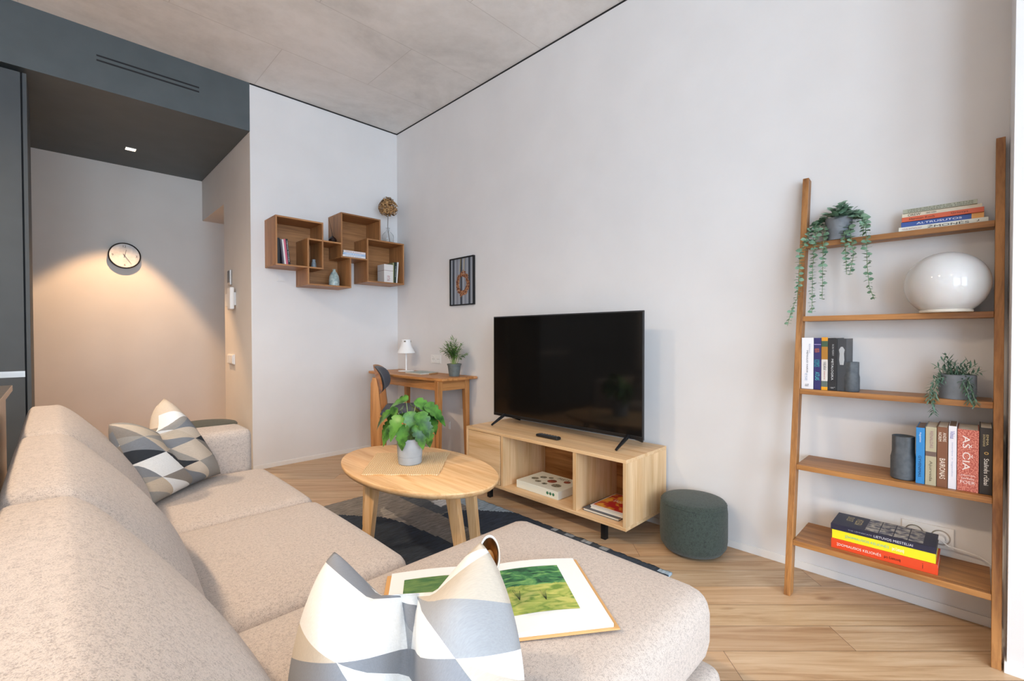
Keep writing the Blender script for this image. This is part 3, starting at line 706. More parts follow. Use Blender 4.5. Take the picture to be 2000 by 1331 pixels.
for y in (-1.74, -2.62):
    MB().box(xf_+.05, xb_-.05, y-.014, y+.014, .075, zb_).box(xf_+.05, xf_+.078, y-.014, y+.014, 0, .075).box(xb_-.078, xb_-.05, y-.014, y+.014, 0, .075).build('leg', M['blackmetal'], t, bevel=.002)
# game box
t = thing('board_game', 'white board game box with printed mushrooms, in the middle media bay', 'game box', (-.24, -2.15, .1215))
gx0, gx1, gy0, gy1, gz = -.37, -.13, -2.315, -1.985, .1215
MB().box(gx0, gx1, gy0, gy1, gz, gz+.047).build('box', flat('game_box_white', '#e4e6da', .4), t, bevel=.002)
rr = random.Random(2); pr = MB(); pr2 = MB()
def disc(mb, x, y, z, r, sx=1, sy=1, n=14):
    mb.add([(x+r*sx*math.cos(2*PI*k/n), y+r*sy*math.sin(2*PI*k/n), z) for k in range(n)], [tuple(range(n))])
for (x, y, r_) in ((-.27,-2.05,.022),(-.30,-2.10,.018),(-.22,-2.075,.02),(-.31,-2.16,.016),(-.20,-2.12,.015),(-.29,-2.235,.028)): disc(pr, x, y, gz+.0474, r_, 1, 1.15)
for (x, y, r_) in ((-.245,-2.165,.030),(-.20,-2.245,.022)): disc(pr2, x, y, gz+.0476, r_)
pr.build('printed_picture', noisy('print_grey_green', S('#4d5646'), S('#a39b88'), 90, .5, lo=.4, hi=.6), t); pr2.build('printed_picture', noisy('print_red', S('#4b3a30'), S('#b0503a'), 80, .5, lo=.4, hi=.6), t)
text('PARTY', .085, .035, (-.175+.24, -2.20+2.15, .0474), (0,-1,0), (1,0,0), cm('#5b5a46'), t, depth=.0002)
gd = MB()
for k in range(3):
    yy = -2.235-.022*k; gd.add([(gx0-.0004, yy+.009*math.cos(2*PI*j/14), gz+.024+.009*math.sin(2*PI*j/14)) for j in range(14)], [tuple(range(14))])
gd.build('printed_badge', cm('#3f7a5c'), t)
# two picture books in the right bay
mg = 'books lying in the right media bay'
t = thing('book', 'large grey picture book under a red one in the media unit', 'book', (-.24, -2.6, .1215), mg)
MB().box(-.385, -.13, -2.715, -2.495, .1215, .1235).box(-.385, -.13, -2.715, -2.495, .133, .135).build('cover', cm('#55585f'), t)
MB().box(-.382, -.133, -2.712, -2.50, .1235, .133).build('pages', PG, t)
t = thing('book', 'red food cookbook on top in the media unit right bay', 'book', (-.24, -2.6, .1355), mg)
MB().box(-.365, -.12, -2.74, -2.53, .1355, .1375).box(-.365, -.12, -2.74, -2.53, .150, .152).build('cover', flat('book_white', '#e8e5e3', .35), t)
MB().box(-.362, -.123, -2.737, -2.533, .1375, .150).build('pages', PG, t)
MB().box(-.345, -.122, -2.738, -2.535, .152, .1525).build('cover_photo', noisy('food_photo', S('#b3202a'), S('#e0a23a'), 22, .3, lo=.45, hi=.6, detail=2), t)
text('SALOTOS', .10, .03, (.02, -.035, .0172), (0,-1,0), (1,0,0), cm('#f2efe8'), t, depth=.0002)

# ================================================================== TV
t = thing('television', 'large flat black television on the oak media unit', 'television', (-.17, -2.17, .4505))
xs_, ty0, ty1, tz0, tz1 = -.195, -2.744, -1.59, .499, 1.183
MB().box(xs_, xs_+.012, ty0, ty1, tz0, tz1).build('bezel', flat('gunmetal', '#3f4144', .35, .6), t, bevel=.002)
MB().box(xs_+.012, xs_+.055, ty0+.12, ty1-.12, tz0+.02, tz1-.22).build('rear_housing', M['blackmetal'], t, bevel=.01)
scr, nt, b = base_mat('dark_glossy_screen', (.0045,.0042,.004,1), .09, 0); b.inputs['IOR'].default_value = 1.5
MB().box(xs_-.0012, xs_+.001, ty0+.008, ty1-.008, tz0+.020, tz1-.008).build('screen', scr, t)
MB().box(xs_-.0016, xs_, ty0+.002, ty1-.002, tz0, tz0+.018).build('chin', flat('tv_chin', '#2a2a2b', .3, .5), t)
text('Hisense', .05, .008, (xs_-.0018+.17, 0, tz0+.009-.4505), (0,-1,0), (0,0,1), cm('#c8c8c8'), t, 'logo', depth=-.0004)
for y in (-1.70, -2.655):
    f = MB(); ap = (xs_+.010, y, .515)
    for xe in (-.315, -.045):
        f.tube([ap, ((ap[0]+xe)/2, y, .487), (xe, y, .4575)], [.011,.010,.0065], 8)
    f.build('leg', M['blackmetal'], t, smooth=True)
# remote
t = thing('remote_control', 'slim black remote control lying in front of the television', 'remote control', (-.325, -2.2, .4505))
rb_ = MB().soft(-.345, -.305, -2.285, -2.12, .4505, .467, .007, 6).build('body', flat('remote_black', '#19191a', .45), t, smooth=True)
bt_ = MB()
for i in range(7):
    for j in range(3): bt_.box(-.338+j*.0105, -.331+j*.0105, -2.275+i*.021, -2.264+i*.021, .4668, .4682)
bt_.build('button', flat('remote_keys', '#55575a', .6), rb_)

# ================================================================== poufs
def pouf(cx_, cy_, r_, h_, label):
    t = thing('pouf', label, 'pouf', (cx_, cy_, 0))
    zf = .012
    prof = [(r_-.045,zf),(r_-.02,zf+.006),(r_-.004,zf+.03),(r_,zf+.06),(r_,h_-.05),(r_-.003,h_-.02),(r_-.008,h_-.008)]
    MB().lathe(prof, (cx_,cy_,0), 64).build('body', M['pouf'], t, smooth=60)
    MB().lathe([(r_-.004,-.012),(r_-.003,-.009),(r_-.006,-.006)], (cx_,cy_,h_), 64, caps=False).build('seam', M['pouf'], t, smooth=60)
    MB().lathe([(r_-.006,-.009),(r_-.010,.0),(r_-.03,.006),(r_*.5,.012),(.001,.014)], (cx_,cy_,h_), 64).build('top_panel', M['pouf'], t, smooth=60)
    MB().lathe([(r_-.06,0),(r_-.06,zf+.001)], (cx_,cy_,0), 32).build('foot', M['blackmetal'], t)
pouf(-.166, -2.998, .155, .250, 'round dark green fabric pouf on floor between media unit and ladder shelf')
pouf(-1.565, .20, .225, .375, 'large round dark green pouf in the hall behind the sofa arm')

# ================================================================== ladder shelf
t = thing('ladder_shelf', 'leaning oak ladder shelf with five boards against the right wall', 'shelf', (-.15, -3.73, 0))
def xf2(z): return -.288+.14*z
ZT = 1.735
for y0_, y1_ in ((-3.448, -3.425), (-4.031, -4.008)):
    MB().prism([(xf2(0), 0), (xf2(0)+.047, 0), (xf2(ZT)+.044, ZT-.006), (xf2(ZT), ZT)], y0_, y1_, 'y').build('rail', M['lad_z'], t, bevel=.0015)
SZ = [.220, .520, .827, 1.131, 1.445]
for z in SZ:
    th_ = .021
    MB().box(xf2(z)+.030 - .0, -.008, -4.0075, -3.4485, z-th_, z).build('shelf_board', M['lad_y'], t, bevel=.001)
    MB().box(xf2(z)-.000, xf2(z)+.030, -4.0075, -3.4485, z-th_, z).build('shelf_lip', M['lad_y'], t, bevel=.0015)

# --- five stacked books on the top board
G = 'books stacked on the top ladder board'
zz = SZ[4]+.0005; xb = -.072
st5 = [(.0165, .24, '#dfe1d6', 'white book at the bottom of the top-board stack', -3.992, 0.0, [('ŽMONĖS', .34, .80, .2, .85, '#22262b'), ('YOUN ANTHOLOGY', .04, .28, .3, .7, '#a06a70'), ('♪', .88, .91, .3, .7, '#22262b')], ()),
 (.0185, .222, '#3557a0', 'blue book with orange end, second from bottom of top-board stack', -3.981, .01, [('ALTRUSUTOS', .2, .75, .32, .68, '#eef2f8')], ((.86, 1.0, '#dfa55c'),)),
 (.0170, .22, '#cf6040', 'orange-red book in the middle of the top-board stack', -3.981, -.008, [('Herman Koch', .1, .42, .25, .7, '#2a1c18'), ('Griovys', .62, .82, .25, .75, '#2a1c18')], ()),
 (.0145, .215, '#ddd6c0', 'cream book, second from top of the top-board stack', -3.976, .015, [('OREW', .08, .25, .2, .8, '#3a3a38'), ('HENRY AUDEN', .32, .45, .3, .7, '#3a3a38')], ()),
 (.0150, .200, '#a7aa98', 'grey-green book on the very top of the top-board stack', -3.964, 0.0, [('VEJAS SU TAU IR LIETUS', .06, .95, .52, .85, '#5c6052'), ('TRYS NOVELES APIE DIENAS', .06, .95, .15, .45, '#5c6052')], ())]
z_ = zz
for t_, h_, hx, lab, y_, dy, tx, bands in st5:
    book((xb+dy*.5, y_, z_), lying(-PI/2+dy), t_, .058, h_, hx, lab, G, tx, spinebands=bands); z_ += t_+.0004
# --- trailing plant on top board
mid_green = noisy('eucalyptus_green', S('#5a7d63'), S('#84a38a'), 40, .6)
t = thing('trailing_plant', 'trailing eucalyptus-like plant in grey pot on the top ladder board', 'potted plant', (-.052, -3.56, SZ[4]+.0005))
conc = noisy('grey_concrete_pot', S('#6c7177'), S('#7d8288'), 25, .8)
pot_ = MB().lathe([(.039,0),(.044,.045),(.0445,.047),(.048,.09),(.044,.09),(.042,.07)], (-.055,-3.558,SZ[4]+.0005), 32).build('pot', conc, t, smooth=True)
strands = {'A': [(-0.05, -3.51, 1.544), (-0.087, -3.496, 1.514), (-0.125, -3.49, 1.445), (-0.13, -3.483, 1.34), (-0.13, -3.482, 1.233), (-0.13, -3.481, 1.143)],
'B': [(-0.05, -3.521, 1.533), (-0.087, -3.514, 1.49), (-0.12, -3.517, 1.399), (-0.12, -3.516, 1.294), (-0.12, -3.515, 1.199)],
'C': [(-0.05, -3.507, 1.551), (-0.087, -3.478, 1.517), (-0.13, -3.458, 1.45), (-0.15, -3.442, 1.387), (-0.16, -3.440, 1.279), (-0.17, -3.436, 1.203), (-0.165, -3.416, 1.161), (-0.165, -3.400, 1.091)],
'D': [(-0.06, -3.57, 1.53), (-0.10, -3.585, 1.46), (-0.115, -3.594, 1.37), (-0.115, -3.596, 1.295)],
'H': [(-0.06, -3.587, 1.53), (-0.10, -3.606, 1.46), (-0.115, -3.619, 1.37), (-0.115, -3.606, 1.292)],
'E': [(-0.05, -3.616, 1.541), (-0.087, -3.648, 1.518), (-0.12, -3.66, 1.43), (-0.12, -3.663, 1.32), (-0.12, -3.67, 1.24), (-0.12, -3.686, 1.189)],
'F': [(-0.05, -3.604, 1.543), (-0.087, -3.638, 1.524), (-0.115, -3.65, 1.471), (-0.115, -3.647, 1.438)],
'G': [(-0.05, -3.51, 1.55), (-0.087, -3.489, 1.534), (-0.115, -3.482, 1.478), (-0.115, -3.479, 1.43)]}
def resample(pts, step):
    out = []; acc = 0; pts = [Vector(p) for p in pts]
    for a, b_ in zip(pts, pts[1:]):
        L = (b_-a).length; s_ = step-acc
        while s_ < L: out.append((a.lerp(b_, s_/L), (b_-a).normalized())); s_ += step
        acc = (acc+L) % step
    return out
sm, lf = MB(), MB(); rr = random.Random(21)
oval = [.35,.95,1,.75,.1]
for k, pts_ in strands.items():
    sm.tube(pts_, .0011, 5)
    S_ = resample(pts_, .0125); n_ = len(S_)
    for i, (p, d) in enumerate(S_):
        ang = i*1.5+rr.uniform(-.3,.3)
        a = Vector((math.cos(ang), math.sin(ang), 0)); sz = .0205*(1.0-.35*i/n_)*rr.uniform(.85,1.25)
        for sg in (-1, 1):
            dd = a*sg+Vector((0,0,rr.uniform(-.25,.25)))-d*.15
            if p.x+dd.x*sz > -.004: dd.x = -abs(dd.x)
            lf.leaf(p, dd, (0,0,1) if rr.random() < .5 else (-1,0,.6), sz, sz*.98, rr.uniform(0,.4), 4, oval, .1)
for i in range(190):
    a = rr.uniform(0, 2*PI); r_ = rr.uniform(.0, .058); p = Vector((-.058+math.cos(a)*r_*.85, -3.562+math.sin(a)*r_*1.05, SZ[4]+.088+rr.uniform(-.005,.055)*(1.2-r_/.06)))
    lf.leaf(p, (math.cos(a)*.8-.3, math.sin(a), rr.uniform(-.3,.9)), (-.6,0,1), .026, .023, .2, 4, oval, .1)
sm.build('stems', flat('green_stem', '#7c9468', .6), t, smooth=True); lf.build('foliage', mid_green, t)

# --- globe lamp on second board
gx, gy, gz = -.128, -3.888, SZ[3]+.0005
t = thing('globe_lamp', 'large squashed white glass globe lamp on the ladder shelf', 'lamp', (gx, gy, gz))
opal = base_mat('opal_glass', S('#cfcecd'), .08, 0, **{'Subsurface Weight': .1})[0]
pr_ = [(.1155*math.sin(a), .0997-.1135*math.cos(a)) for a in [PI*(.20+.80*i/30) for i in range(30)]]+[(.0005,.2132)]
MB().lathe(pr_, (gx,gy,gz), 64).build('glass_shade', opal, t, smooth=60)
MB().lathe([(.070,0),(.072,.004),(.070,.009),(.064,.011)], (gx,gy,gz), 48).build('base', flat('ivory_base', '#d8d2c6', .4), t, smooth=True)

# --- five upright books on the third board
G = 'books at the left end of the third ladder board'
zz = SZ[2]+.0005; xs0 = -.150
def up(y, t_, h_, cover, lab, texts=(), d=.135, g=G, z=zz, x=xs0, **k): return book((x, y, z), LAD, t_, d, h_, cover, lab, g, texts, **k)
up(-3.450, .0425, .213, '#e6e6ea', 'thick white book at left end of the third ladder board', [('MENULIO VAIKAI', .25, .68, .42, .56, '#3c4250'), ('ROMANAS', .12, .3, .62, .74, '#9aa0b8'), ('TYTO ALBA', .90, .95, .3, .62, '#2f3340'), ('ESE', .70, .84, .3, .5, '#9fb2cc')])
up(-3.494, .025, .212, '#2e2c66', 'dark blue book with orange and turquoise print on third ladder board', [('VISATA', .2, .28, .1, .75, '#e07a34'), ('KOSMOS', .42, .56, .05, .8, '#38a7ab'), ('ATLAS', .66, .82, .2, .8, '#4fc0c4'), ('I', .12, .13, .0, 1, '#b9a7d8')])
up(-3.5205, .0215, .215, '#d8d2cc', 'multicoloured book with yellow ends on the third ladder board', [('VAKARAI', .46, .62, .3, .8, '#3a3a44'), ('DIENOS', .64, .8, .4, .6, '#a0444a')], spinebands=((0,.07,'#d9962c'),(.07,.18,'#3e5a44'),(.18,.42,'#a9762c'),(.83,.94,'#5d6a62'),(.94,1,'#e8a01e')))
up(-3.543, .030, .212, '#24262a', 'thick black book with white title on the third ladder board', [('METALOGIKA', .4, .8, .38, .62, '#d9dcdd'), ('ROB PERRY', .12, .34, .45, .66, '#a9abac'), ('Tyto', .93, .96, .2, .8, '#c8c8c8')])
b5 = up(-3.574, .030, .210, '#3b3f44', 'dark grey book with a pale figure, last of third-board books')
MB().lathe([(.006,0),(.0085,.02),(.007,.045),(.0095,.06),(.003,.072)], n=10, sx=1, sy=.06).build('printed_figure', cm('#a9acae'), b5, world=False, xf=Matrix.Translation((.015,-.0004,.105)))
# small dark vase
def notch_vase(cx_, cy_, z, r_, h_, waist, label, a0, sc_):
    mb = MB(); prof = [(r_*.9,0),(r_,.004),(r_*1.0,h_*.5),(r_*waist,h_*.62),(r_*waist,h_*.985),(r_*waist*.96,h_),(r_*waist*.86,h_),(r_*waist*.84,h_*.93),(.001,h_*.92)]
    mb.lathe(prof, (cx_,cy_,z), 48)
    out = []
    for (x, y, zq) in mb.v:
        k = (zq-z)/h_
        if .5 < k <= 1.0:
            for aa in a0:
                nx, ny = math.cos(aa), math.sin(aa); d = (x-cx_)*nx+(y-cy_)*ny; lim = r_*sc_
                if d > lim: x -= nx*(d-lim); y -= ny*(d-lim)
        out.append((x, y, zq))
    mb.v = out
    return single(mb, 'vase', noisy('charcoal_stoneware', S('#4a4f54'), S('#585d62'), 60, .7), (cx_,cy_,z), label, 'vase', smooth=True)
notch_vase(-.130, -3.617, SZ[2]+.0005+0, .028, .117, 1.0, 'small charcoal cylinder vase next to the third-board books', (PI*.86, PI*1.18, PI*1.5), .86)
notch_vase(-.150, -3.779, SZ[1]+.0005, .0365, .158, .93, 'taller charcoal vase left of the fourth-board books', (PI*1.0, PI*.62, PI*1.4), .80)
# trailing rosemary plant
px_, py_, pz_ = -.115, -3.920, SZ[2]+.0005
t = thing('trailing_plant', 'spiky rosemary-like plant in wide grey pot on the third ladder board', 'potted plant', (px_, py_, pz_))
pot_ = MB().lathe([(.048,0),(.050,.035),(.0495,.038),(.0495,.083),(.046,.085),(.044,.083),(.044,.07)], (px_,py_,pz_), 36).build('pot', conc, t, smooth=True)
MB().lathe([(.0438,.068),(.0438,.072)], (px_,py_,pz_), 24).build('soil', soil, pot_)
sm, lf = MB(), MB(); rr = random.Random(31)
def sprig(pts_, L=.022, step=.006):
    sm.tube(pts_, .0011, 5)
    for i, (p, d) in enumerate(resample(pts_, step)):
        ang = i*1.4; s1 = d.cross(Vector((.3,.5,.8))).normalized(); s2 = d.cross(s1)
        for sg in (1, -1):
            a = (s1*math.cos(ang)+s2*math.sin(ang))*sg
            e = a+d*.75
            if p.x+e.x*L > -.01: e.x = -abs(e.x)
            lf.leaf(p, e, Vector((0,0,1)), L*rr.uniform(.8,1.35), .0056, rr.uniform(-.1,.3), 3)
top = Vector((px_, py_, pz_+.075))
for (dy, dz, dx) in ((.055,.035,-.02),(.04,.06,-.01),(.03,.075,0),(.012,.055,-.02),(-.012,.05,-.01),(-.03,.055,0),(-.045,.045,-.01),(-.055,.02,-.02),(.05,.01,-.03),(.02,.02,-.04),(-.02,.02,-.04),(.0,.03,-.03),(.035,.03,.0)):
    sprig([top+Vector((0,dy*.3,0)), top+Vector((dx*.6,dy*.7,dz*.75)), top+Vector((dx,dy,dz))])
sprig([top+Vector((-.02,.02,.0)), (-.170,-3.874,.900), (-.192,-3.866,.862), (-.192,-3.862,.815), (-.188,-3.863,.775)])
sprig([top+Vector((-.02,.03,.0)), (-.175,-3.862,.895), (-.19,-3.852,.85), (-.19,-3.850,.82)])
sprig([top+Vector((-.02,-.02,.0)), (-.172,-3.950,.892), (-.185,-3.960,.85), (-.188,-3.968,.818)])
sprig([top+Vector((-.02,-.01,.0)), (-.172,-3.935,.89), (-.188,-3.948,.855), (-.188,-3.952,.825)])
sm.build('stems', flat('rosemary_stem', '#8aa08a', .6), t); lf.build('foliage', noisy('rosemary_green', S('#3f5c47'), S('#6d9280'), 50, .6), t)

# --- six books on the fourth board
G = 'books at the right end of the fourth ladder board'
zz = SZ[1]+.0005; xs0 = -.188
k4 = dict(g=G, z=zz, x=xs0)
def bk4(y, t_, h_, c_, lab, tx, **k): return up(y, t_, h_, c_, lab, tx, d=.15, **k4, **k)
brn = cm('#8d6f58')
bk4(-3.817, .0235, .200, '#2f84c4', 'blue book, first of the fourth-board books', [('Augustinas', .08, .26, .35, .62, '#e6eef5'), ('GYVENIMAS', .5, .88, .3, .62, '#1c3350')], pages=brn)
bk4(-3.8425, .0285, .206, '#b3aa8e', 'worn beige book between blue and brown ones on fourth board', [('RENALDAS', .07, .36, .4, .7, '#96707c'), ('Ajurveda', .58, .93, .3, .65, '#5a5444')], spinebands=((.42,.50,'#6d5a52'),))
bk4(-3.8725, .0275, .210, '#7d5138', 'brown book with white capitals on the fourth board', [('ANDRE', .09, .24, .55, .85, '#e9dccb'), ('NORIM', .09, .24, .12, .42, '#e9dccb'), ('BAIRONAS', .52, .86, .25, .78, '#efe3d2')])
bk4(-3.9015, .0205, .217, '#e7e5ec', 'white book with purple script on the fourth board', [('Vilnius', .08, .2, .2, .75, '#5a47a0'), ('istorijos ir legendos', .26, .8, .35, .6, '#a9b4cf')], pages=brn)
red = noisy('red_woven_print', S('#b25245'), S('#d98a78'), 240, .6, lo=.45, hi=.55)
bk4(-3.9235, .0520, .210, red, 'thick coral book with big white title on fourth board', [('AŠ ČIA', .10, .66, .25, .72, '#f3ebe8')])
rb5 = [o for o in COL.objects if o.get('label', '').startswith('thick coral')][0].children[0]
for s_, zc_, w_, h_ in (('JONATHAN', .054, .034, .006), ('SAFRAN', .044, .030, .006), ('FOER', .031, .036, .010)):
    text(s_, w_, h_, (.026, -.0006, zc_), (1,0,0), (0,0,1), cm('#f1e6e2'), rb5)
bk4(-3.977, .0305, .222, '#251f1c', 'black book with white script at right end of fourth board', [('Stalinės rūbai', .46, .86, .35, .75, '#efece4'), ('EMMA', .1, .26, .5, .68, '#c9b98c'), ('DONOGHUE', .1, .28, .25, .42, '#c9b98c'), ('o', .36, .40, .35, .7, '#c9a45c')])

# --- three big books on the lowest board
G = 'large books stacked on the lowest ladder board'
zz = SZ[0]+.0005; x5 = -.222
book((x5, -3.880, zz), lying(-PI/2), .036, .175, .308, '#e34a22', 'orange-red book at bottom of lowest-board stack', G, [('ĮDOMIAUSIOS KELIONĖS', .06, .5, .3, .72, '#f7ece0'), ('po Lietuvą', .53, .68, .3, .65, '#4a1d14'), ('i', .87, .875, .3, .8, '#4a1d14')])
book((x5+.004, -3.874, zz+.0365), lying(-PI/2), .034, .165, .300, '#f0e322', 'bright yellow book in middle of lowest-board stack', G, [('ĮDOMIAUSIOS KELIONĖS', .14, .58, .3, .72, '#58b7b4'), ('po Lietuvą', .61, .72, .2, .7, '#f6f8f4')])
tb = book((x5+.002, -3.875, zz+.0710), lying(-PI/2), .022, .155, .305, '#23243a', 'dark navy town photo book on top of lowest-board stack', G, [('LIETUVOS MIESTELIAI', .44, .80, .3, .7, '#d8dae2'), ('THE LEMNISCATE', .18, .42, .4, .6, '#9fa3b2')])
# front cover of the navy book: title and a grid of town photographs (local: x = up, -z = right, y = depth)
text('LIETUVOS', .055, .10*.22, (.0222, .10, .305-.048), (0,1,0), (0,0,1), cm('#c9b98a'), tb, depth=0)
text('MIESTELIAI', .070, .10*.22, (.0222, .085, .305-.078), (0,1,0), (0,0,1), cm('#c9b98a'), tb, depth=0)
gr = MB()
for i in range(4):
    for j in range(3):
        z1_ = .305-.105-i*.042; y_ = .012+j*.047
        gr.add([(.0223,y_,z1_),(.0223,y_+.044,z1_),(.0223,y_+.044,z1_-.039),(.0223,y_,z1_-.039)], [(0,1,2,3)])
gr.build('cover_photo', noisy('town_photos', S('#4a4a5c'), S('#b9b2a4'), 42, .4, lo=.4, hi=.62, detail=5), tb, world=False)

# ================================================================== rug
t_me = None
def rug_color(x, y):
    def inside(poly):
        c_ = False; n_ = len(poly)
        for i in range(n_):
            x1_, y1_ = poly[i]; x2_, y2_ = poly[(i+1) % n_]
            if (y1_ > y) != (y2_ > y) and x < (x2_-x1_)*(y-y1_)/(y2_-y1_)+x1_: c_ = not c_
        return c_
    navy, slate, taupe, beige, lb, wh, gr_ = (.032,.045,.066), (.095,.11,.125), (.25,.225,.20), (.45,.40,.34), (.36,.45,.52), (.68,.68,.67), (.30,.32,.33)
    if x > -.50 and -2.72 < y < -2.36: return gr_ if (int((y+3)/.055) % 2) else (.05,.06,.07)
    if x > -.50 and y < -2.98: return lb
    if x > -.47: return navy if y < -2.06 else (lb if y < -1.7 else slate)
    if inside([(-.60,-1.60),(-.44,-1.60),(-.44,-2.1),(-.459,-2.065),(-.60,-1.868)]): return lb
    if inside([(-.64,-1.45),(-.44,-1.3),(-.44,-1.7),(-.60,-1.70)]): return lb
    if inside([(-.707,-1.554),(-.60,-1.60),(-.639,-1.66),(-.717,-1.681)]): return wh
    if inside([(-.80,-1.35),(-.707,-1.50),(-.717,-1.681),(-.656,-1.693),(-.728,-1.773),(-.786,-1.776),(-.802,-1.583)]): return slate
    if inside([(-.79,-1.79),(-.696,-1.771),(-.599,-1.868),(-.459,-2.05),(-.44,-3.05),(-.75,-3.05),(-.80,-2.3)]): return navy
    if inside([(-.965,-1.44),(-.99,-1.745),(-1.006,-1.718),(-1.044,-1.577),(-1.0,-1.46)]): return beige
    if inside([(-1.30,-1.25),(-1.186,-1.392),(-1.107,-1.492),(-1.044,-1.577),(-1.006,-1.718),(-.986,-1.909),(-.965,-2.131),(-1.0,-2.20),(-1.104,-2.15),(-1.20,-2.5),(-1.8,-2.5),(-1.8,-1.25)]): return navy
    if y < -2.15 and x < -.8 and x > -1.3: return (.30,.29,.26)
    return taupe
def make_rug():
    xr0, xr1, yr0, yr1 = -1.78, -.462, -3.035, -1.165; st_ = .011
    nx_, ny_ = int((xr1-xr0)/st_), int((yr1-yr0)/st_); rr = random.Random(4)
    bm = bmesh.new(); cl = bm.loops.layers.float_color.new('dye')
    vs = [[bm.verts.new((xr0+(xr1-xr0)*i/nx_+(.003*math.sin(j*.9) if i in (0, nx_) else 0), yr0+(yr1-yr0)*j/ny_, .010+rr.uniform(-.0012,.0012))) for j in range(ny_+1)] for i in range(nx_+1)]
    for i in range(nx_):
        for j in range(ny_):
            f = bm.faces.new((vs[i][j], vs[i+1][j], vs[i+1][j+1], vs[i][j+1])); f.smooth = True
            c_ = f.calc_center_median(); col = rug_color(c_.x, c_.y)
            for l in f.loops: l[cl] = (*col, 1)
    # skirt down to the floor
    border = [e for e in bm.edges if e.is_boundary]
    ret = bmesh.ops.extrude_edge_only(bm, edges=border)
    for v_ in [g_ for g_ in ret['geom'] if isinstance(g_, bmesh.types.BMVert)]: v_.co.z = 0.0005
    for f in bm.faces:
        if abs(f.normal.z) < .5:
            c_ = f.calc_center_median(); col = rug_color(c_.x, c_.y)
            for l in f.loops: l[cl] = (*col, 1)
    for v_ in bm.verts: v_.co.x += 1.12; v_.co.y += 2.1
    me = bpy.data.meshes.new('rug'); bm.to_mesh(me); bm.free(); me.materials.append(M['rug'])
    o = bpy.data.objects.new('rug', me); COL.objects.link(o); o.location = (-1.12, -2.1, 0)
    tag(o, 'navy, grey and beige wavy patterned rug under the coffee table', 'rug')
make_rug()

# ================================================================== coffee table
cx, cy_, ct = -1.128, -2.04, .420
t = thing('coffee_table', 'oval light oak coffee table with splayed legs on the rug', 'coffee table', (cx, cy_, 0))
MB().lathe([(.955,-.030),(.975,-.026),(.995,-.014),(1.0,-.006),(.996,-.0015),(.990,0)], (cx,cy_,ct), 96, .298, .503).build('tabletop', M['table_y'], t, smooth=35)
MB().lathe([(.80,-.038),(.80,-.0302)], (cx,cy_,ct), 64, .24, .42).build('underframe', M['table_y'], t)
zr = .0112
for (ax, ay, bx_, by_, ang) in ((-.175,.085,-.195,.125,.5), (-.05,.36,-.03,.43,.5), (-.005,-.290,.02,-.35,.5), (.235,-.115,.255,-.15,.5)):
    mb = MB(); ca, sa = math.cos(ang), math.sin(ang); q0, q1 = [], []
    for (u_, w_) in ((-1,-1),(1,-1),(1,1),(-1,1)):
        du, dv = u_*.022, w_*.027; ex, ey = du*ca-dv*sa, du*sa+dv*ca
        q0.append((cx+bx_+ex*.85, cy_+by_+ey*.85, zr)); q1.append((cx+ax+ex, cy_+ay+ey, ct-.0305))
    mb.hexa(q0, q1).build('leg', M['table_z'], t, bevel=.003)
# woven mat
mt, nt, b = base_mat('woven_jute', S('#d3a978'), .9)
w1 = N(nt, 'TexWave', i_Scale=34.0, i_Distortion=3.5, i_Detail=2.0); nt.links.new(coords(nt, (1,1,1), (0,0,.7)), w1.inputs['Vector'])
w2 = N(nt, 'TexWave', i_Scale=30.0, i_Distortion=3.0, i_Detail=2.0); nt.links.new(coords(nt, (1,1,1), (0,0,.7+PI/2)), w2.inputs['Vector'])
mm = N(nt, 'Math', operation='MULTIPLY'); nt.links.new(w1.outputs[0], mm.inputs[0]); nt.links.new(w2.outputs[0], mm.inputs[1])
r = ramp(nt, mm.outputs[0], [(0, S('#dcb078')), (.2, S('#f8d6a6')), (1, S('#ffeecb'))]); nt.links.new(r.outputs[0], b.inputs['Base Color']); bump(nt, b, mm.outputs[0], .9, .003)
cor = [(-1.399,-2.012), (-1.154,-2.266), (-.872,-1.978), (-1.160,-1.714)]
mt_pts = []; rr = random.Random(8)
for i in range(4):
    a, b_ = Vector(cor[i]), Vector(cor[(i+1) % 4]); nn = Vector((b_.y-a.y, a.x-b_.x)).normalized()
    for k in range(16):
        p = a.lerp(b_, k/16)+nn*rr.uniform(-.002,.002); mt_pts.append((p.x, p.y))
single(MB().prism(mt_pts, ct+.0006, ct+.006, 'z'), 'placemat', mt, (-1.146,-1.99,ct), 'square woven jute mat on the coffee table', 'placemat', bevel=.002)
# pot plant on coffee table
px_, py_, pz_ = -1.142, -2.013, ct+.0065
t = thing('potted_plant', 'broad-leaved green plant in pale grey pot on the coffee table', 'potted plant', (px_, py_, pz_))
lg = noisy('pale_grey_pot', S('#a3a8ac'), S('#adb2b6'), 20, .7)
pot_ = MB().lathe([(.052,0),(.056,.004),(.0585,.038),(.0575,.0385),(.0575,.040),(.059,.0405),(.064,.122),(.0645,.126),(.060,.127),(.058,.122),(.057,.105)], (px_,py_,pz_), 48).build('pot', lg, t, smooth=True)
MB().lathe([(.0568,.100),(.0568,.106)], (px_,py_,pz_), 32).build('soil', soil, pot_)
sm, lf = MB(), MB(); rr = random.Random(17)
env = [max(.03, math.sin(PI*min(1, (i/20)**.60))**.8*(.72 if i in (6, 10, 14) else 1)) for i in range(21)]
rv, fv = Vector((.709,-.705,0)), Vector((.705,.709,0))     # across and away
